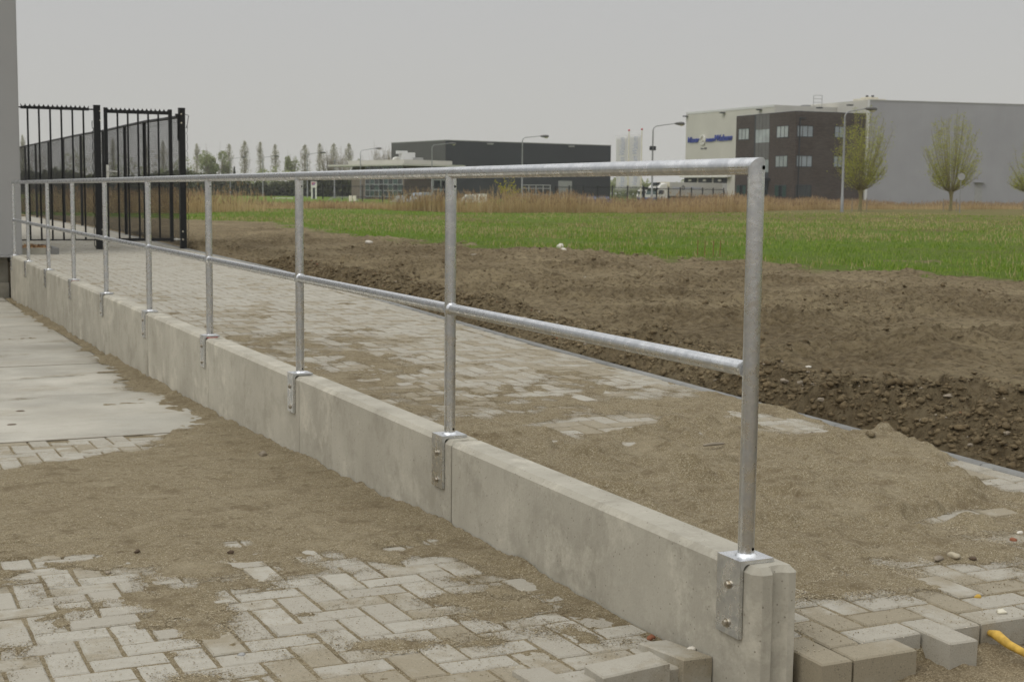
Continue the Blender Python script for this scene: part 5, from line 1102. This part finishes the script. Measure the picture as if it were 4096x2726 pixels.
# ================================================================== SMALL THINGS ON THE GROUND
def rock(r,seed,flat=.7,rgh=0.0):
    rs=np.random.default_rng(seed); import bmesh
    bm=bmesh.new(); bmesh.ops.create_icosphere(bm,subdivisions=2,radius=r)
    for v in bm.verts:
        c=v.co.normalized(); k=1+.22*math.sin(c.x*3.1+seed)+.16*math.sin(c.y*4.3+seed*2)+.12*math.sin(c.z*5.1+c.x*4+seed)+rgh*rs.normal(); v.co=c*r*k; v.co.z*=flat; v.co.x*=1.15
    return bm
def rockmesh(r,seed,mat,flat=.7,smooth=True):
    bm=rock(r,seed,flat); me=bpy.data.meshes.new('rock'); bm.to_mesh(me); bm.free(); me.materials.append(mat)
    for p in me.polygons: p.use_smooth=smooth
    return me
def put(name,s,zf,hf,r,mat,lab,cat,seed,flat=.65,group=None):
    q=on(s,2,-.25)
    for _ in range(40): q=.5*q+.5*on(s,2,float(zf(q[1]))+float(hf(q[0],q[1])))
    o=link(name,rockmesh(r,seed,mat,flat),None,(q[0],q[1],q[2]+r*flat*.55)); o.rotation_euler=(0,0,seed); return tag(o,lab,cat,group)
d_=1.73854
put('pebble',(605*d_,1048*d_),zl,low_h,.021,MT['stone'],'smooth tan pebble on the driveway sand below the wall','pebble',1)
put('pebble',(1497*d_,1470*d_),zl,low_h,.012,MT['brickred'],'small orange brown pebble close to the wall end','pebble',2)
put('pebble',(530*d_,1272*d_),zl,low_h,.011,MT['stoned'],'dark pebble half sunk in driveway sand near a bare brick','pebble',3)
put('pebble',(315*d_,1270*d_),zl,low_h,.010,MT['stoned'],'small dark pebble on the sand tongue of the driveway','pebble',4)
put('pebble',(248*d_,1318*d_),zl,low_h,.009,MT['stone'],'tiny brown pebble on a bare driveway brick','pebble',5)
put('pebble',(555*d_,1508*d_),zl,low_h,.009,MT['grey'],'grey angular pebble in a joint of the driveway bricks','pebble',6)
put('pebble',(1415*d_,1395*d_),zl,low_h,.013,MT['shell'],'white broken shell at the foot of the wall','shell',7,.3)
put('shell',(1590*d_,1495*d_),zl,lambda x,y:.012,.013,MT['shell'],'cream shell on the tilted brick beside the wall end','shell',8,.45)
put('pebble',(1868*d_,998*d_),zu,up_h,.010,MT['stoned'],'small dark pebble on the footpath sand near the kerb','pebble',9)
put('pebble',(2158*d_,1288*d_),zu,up_h,.017,MT['stone'],'oblong brown pebble on the footpath sand','pebble',10,.5)
put('pebble',(2195*d_,1281*d_),zu,up_h,.017,MT['beige'],'pinkish tan pebble on the footpath sand','pebble',11)
put('pebble',(2238*d_,1286*d_),zu,up_h,.010,MT['stoned'],'black pebble beside the pinkish tan pebble','pebble',12)
put('shell',(2303*d_,1409*d_),zu,lambda x,y:.0,.015,MT['cream'],'cream shell on the edge brick of the footpath','shell',13,.4)
put('pebble',(2250*d_,1375*d_),zu,up_h,.010,MT['yellow'],'yellow pebble near the footpath edge','pebble',14)
put('pebble',(2330*d_,1245*d_),zu,up_h,.013,MT['brickred'],'orange brick pebble on the footpath sand','pebble',15); put('pebble',(2345*d_,1228*d_),zu,up_h,.011,MT['shell'],'pale pebble beside the orange brick pebble','pebble',16)
put('sand_clump',(2003*d_,1003*d_),zu,up_h,.022,MT['sand'],'rounded clump of sand on top of the heap at the kerb','clump',17,.8)
# yellow root lying on the earth at the raw edge
q0=on((2275*d_,1472*d_),2,-.29); q1=on((2320*d_,1500*d_),2,-.29); q2=on((2385*d_,1545*d_),2,-.30); P=[q0,.6*q0+.4*q1+np.array([0,0,.006]),q1,.5*(q1+q2)+np.array([.01,0,0]),q2]
P=[p+np.array([0,0,.022]) for p in P]; tag(MB().tube(P,[.008,.0145,.012,.010,.009],9).build('root',MT['yellow']),'knobbly yellow root lying on the earth at the paving edge','root')
q=on((1640*d_,1025*d_),2,-.18); o=MB().tube([(q[0]-.05,q[1],q[2]+.005),(q[0],q[1]-.01,q[2]+.010),(q[0]+.06,q[1]+.005,q[2]+.006)],[.005,.008,.005],6).build('twig',MT['bark']); tag(o,'short brown twig lying on the footpath sand','twig')
for i,(x,y) in enumerate(((540,320),(580,322),(627,322),(665,320))):
    g=gnd((2400+x*.72,800+y*.72)); o=MB().tube([(0,0,-.15),(.01,0,.27)],[.007,.006],6).build('marker_peg',MT['brickred'],None,(g[0],g[1],float(gz(np.array(g[0]),np.array(g[1]))))); tag(o,['rusty peg at the end of the row by the soil heap edge','rusty peg second from the soil heap end of the row','rusty peg second from the handrail corner end of the row','rusty peg at the handrail corner end of the row'][i],'peg','rusty pegs on the turf edge')
# clods and rubble on the soil
def scatter_rocks(name,n,fn,rf,mat,lab,cat,flat=.75):
    base=[]
    for i in range(6):
        bm=rock(1.0,i+30,flat,.16) if i<3 else rock(1.0,i+60,flat*.8,.2); bm.verts.ensure_lookup_table(); base.append((np.array([v.co[:] for v in bm.verts]),np.array([[v.index for v in f.verts] for f in bm.faces]))); bm.free()
    x,y=fn(n); k=(x>kx(y)+.09); x,y=x[k],y[k]; z=gz(x,y); r=rf(len(x)); V=[];F=[];b0=0
    for i in range(len(x)):
        v,f=base[i%6]; a=RNG.uniform(0,6.28); c,s=math.cos(a),math.sin(a); q=np.stack([v[:,0]*c-v[:,1]*s,v[:,0]*s+v[:,1]*c,v[:,2]],1)*r[i]*np.array([1,1,RNG.uniform(.6,1.1)]); V.append(q+np.array([x[i],y[i],z[i]+r[i]*.15])); F.append(f+b0); b0+=len(v)
    return tag(link(name,npmesh(name,np.concatenate(V),np.concatenate(F),mat,mat is not MT['soil'])),lab,cat,kind='stuff')
def nearbank(n): y=RNG.uniform(-.5,1,n)*0+(-.6+15*RNG.uniform(0,1,n)**1.6); return kx(y)+.1+np.abs(RNG.normal(0,.33,n))+.02,y
def fieldpts(n): r=RNG.uniform(0,1,n); y=-.5+24*r**1.3; return kx(y)+.2+9*RNG.uniform(0,1,n),y
def clods(n,fn,rf,lab):
    import bmesh
    base=[]
    for i in range(7):
        rs=np.random.default_rng(200+i); bm=bmesh.new(); bmesh.ops.create_icosphere(bm,subdivisions=1,radius=1.0); base.append(np.array([v.co[:] for v in bm.verts])*(1+.42*rs.normal(size=(12,1)).clip(-1.6,1.4))*np.array([1.2,.85,.7])); F0=np.array([[v.index for v in f.verts] for f in bm.faces]); bm.free()
    x,y=fn(n); k=(x>kx(y)+.085)&(soilmask(x,y)>.4); x,y=x[k],y[k]; m=len(x); r=rf(m); z=gz(x,y)+r*RNG.uniform(-.45,.2,m); a=RNG.uniform(0,6.28,m); c,s_=np.cos(a),np.sin(a)
    B=np.array(base)[RNG.integers(0,7,m)]; V=np.stack([B[:,:,0]*c[:,None]-B[:,:,1]*s_[:,None],B[:,:,0]*s_[:,None]+B[:,:,1]*c[:,None],B[:,:,2]*RNG.uniform(.6,1.1,m)[:,None]],2)*r[:,None,None]+np.stack([x,y,z],1)[:,None]
    F=(F0[None]+12*np.arange(m)[:,None,None]).reshape(-1,3); return tag(link('soil_clods',npmesh('soil_clods',V.reshape(-1,3),F,MT['soil'])),lab,'soil clods',kind='stuff')
def bankpts(n): y=-.6+17*RNG.uniform(0,1,n)**1.5; return kx(y)+.08+np.abs(RNG.normal(0,.28,n)),y
def clumpy(n):
    y=-.5+24*RNG.uniform(0,1,n)**1.5; x=kx(y)+.1+9.5*RNG.uniform(0,1,n); g=fbm(x*.55,y*.8,19,4)+.8*fbm(x*2.4,y*2.4,23,3); k=RNG.uniform(-.6,.6,n)<g; return x[k],y[k]
clods(22000,bankpts,lambda n:.005+.022*RNG.uniform(0,1,n)**6,'dark crumbly clods of soil heaped along the kerb')
clods(36000,clumpy,lambda n:.005+.026*RNG.uniform(0,1,n)**5,'crumbs and clods of soil over the bare ground')
scatter_rocks('rubble',260,nearbank,lambda n:.005+.014*RNG.uniform(0,1,n)**3,MT['stone'],'grey and tan stones in the soil bank by the kerb','rubble')
scatter_rocks('rubble',110,nearbank,lambda n:.004+.010*RNG.uniform(0,1,n)**3,MT['brickred'],'red brick crumbs in the soil bank by the kerb','rubble')
scatter_rocks('rubble',90,fieldpts,lambda n:.004+.012*RNG.uniform(0,1,n)**2,MT['shell'],'pale stones and shells strewn over the bare soil','rubble',.5)

for i,(sx_,sy_,r_,lab) in enumerate(((2239,1002,.075,'white plaster lump at the turf edge'),(1899,1036,.13,'flat grey mortar slab on the soil'),(2256,1022,.05,'small pale lump beside the white plaster lump'),(1476,975,.06,'pale stone on the soil near a handrail post'))):
    g=gnd((sx_,sy_)); o=link('rubble_lump',rockmesh(r_,i+70,MT['shell'] if i!=1 else MT['kerb2'],.75 if i!=1 else .25),None,(g[0],g[1],float(gz(np.array(g[0]),np.array(g[1])))+.02)); tag(o,lab,'rubble')

# ================================================================== HAZE
k=bpy.data.materials.new('haze'); k.use_nodes=True; t=k.node_tree; t.nodes.clear(); ou=t.nodes.new('ShaderNodeOutputMaterial'); pv_=t.nodes.new('ShaderNodeVolumePrincipled')
pv_.inputs['Color'].default_value=(.93,.94,.95,1); pv_.inputs['Density'].default_value=.0003; pv_.inputs['Anisotropy'].default_value=.0; t.links.new(pv_.outputs[0],ou.inputs['Volume'])
hz=MB().box(-1450,1900,-70,1900,-2.2,17.0).build('haze',k); tag(hz,'thin pale haze over the whole field','haze',kind='stuff')

def grit(name,n,x0,x1,y0,y1,zf,hf,lab,mat):
    x=RNG.uniform(x0,x1,n); y=y0+(y1-y0)*RNG.uniform(0,1,n)**1.5; h=hf(x,y); near=np.exp(-np.abs(h-.001)/.0035); k=RNG.uniform(0,1,n)<.02+.75*near; x,y,h=x[k],y[k],h[k]
    m=len(x); z=zf(y)+np.maximum(h,.0004); r=(.0009+.0014*RNG.uniform(0,1,m)**3)*(1+.16*np.hypot(x-CAM[0],y-CAM[1])/4)
    T=np.array([[1,1,1],[1,-1,-1],[-1,1,-1],[-1,-1,1]],float)*.75; F0=np.array([[0,1,2],[0,3,1],[0,2,3],[1,3,2]])
    q=RNG.normal(size=(m,3,3)); q,_=np.linalg.qr(q); V=np.einsum('kj,mji->mki',T,q)*r[:,None,None]+np.stack([x,y,z+r*.5],1)[:,None]
    F=(F0[None]+4*np.arange(m)[:,None,None]).reshape(-1,3); tag(link(name,npmesh(name,V.reshape(-1,3),F,mat)),lab,'grit',kind='stuff')
MT['grit']=m_leaf('grit_grains',(.24,.19,.115),(.38,.32,.215),(.66,.60,.48),.0)
grit('grit',26000,-2.1,-.01,.12,5.0,zl,low_h,'loose sand grains strewn over the driveway bricks',MT['grit'])
grit('grit',26000,.14,2.3,-.1,6.0,zu,up_h,'loose sand grains strewn over the footpath bricks',MT['grit'])

def m_film():
    k=NT('sand_grains',.95,spec=.1); P=k.pos(); cell=k.n('ShaderNodeSeparateColor',{0:k.vor(P,300)}).outputs
    c=k.ramp(cell[0],[(0,(.085,.063,.037)),(.35,(.19,.15,.09)),(.7,(.27,.224,.14)),(1,(.46,.41,.30))]); k.color(c)
    cov=k.n('ShaderNodeSeparateColor',{0:k.n('ShaderNodeVertexColor',layer_name='cover').outputs[0]}).outputs[0]
    vis=k.math('LESS_THAN',cell[1],cov); k.set(k.b.inputs['Alpha'],vis); return k.m
MT['film']=m_film()
def film(xs,ys,zf,hf,lab,ylim):
    X,Y=np.meshgrid(xs,ys); cv=hf(X,Y,True); n=fbm(X*9,Y*9,131,3)
    d=sst(-.62,.45,cv+.3*n)**2.4*.8+.012; d=d*sst(ylim[0],ylim[0]+.12,Y)*sst(ylim[1],ylim[1]-.12,Y)
    me=gridmesh('sand_film',xs,ys,zf(Y)+.0019+.0006*fbm(X*25,Y*25,133,2),MT['film']); a=me.color_attributes.new('cover','FLOAT_COLOR','POINT'); q=np.ones((d.size,4),np.float32); q[:,0]=q[:,1]=q[:,2]=d.ravel(); a.data.foreach_set('color',q.ravel())
    tag(link('sand_film',me),lab,'sand',kind='stuff')
film(axis([(-2.3,-.01,.02)]),axis([(.14,5.05,.02)]),zl,lambda x,y,c:low_h(x,y,True)-.2,'thin film of single sand grains on the driveway bricks',(.14,5.05))
film(axis([(-2.0,-.12,.03)]),axis([(5.14,14,.04)]),lambda y:zl(y)+.002,lambda x,y,c:low_h(x,y,True)-.35,'thin film of single sand grains on the concrete slabs',(5.14,14))
film(axis([(.15,2.31,.02)]),axis([(-.02,9,.025)]),zu,lambda x,y,c:up_h(x,y,True)-.16-.22*sst(2.6,4.5,y),'thin film of single sand grains on the footpath bricks',(-.02,9))
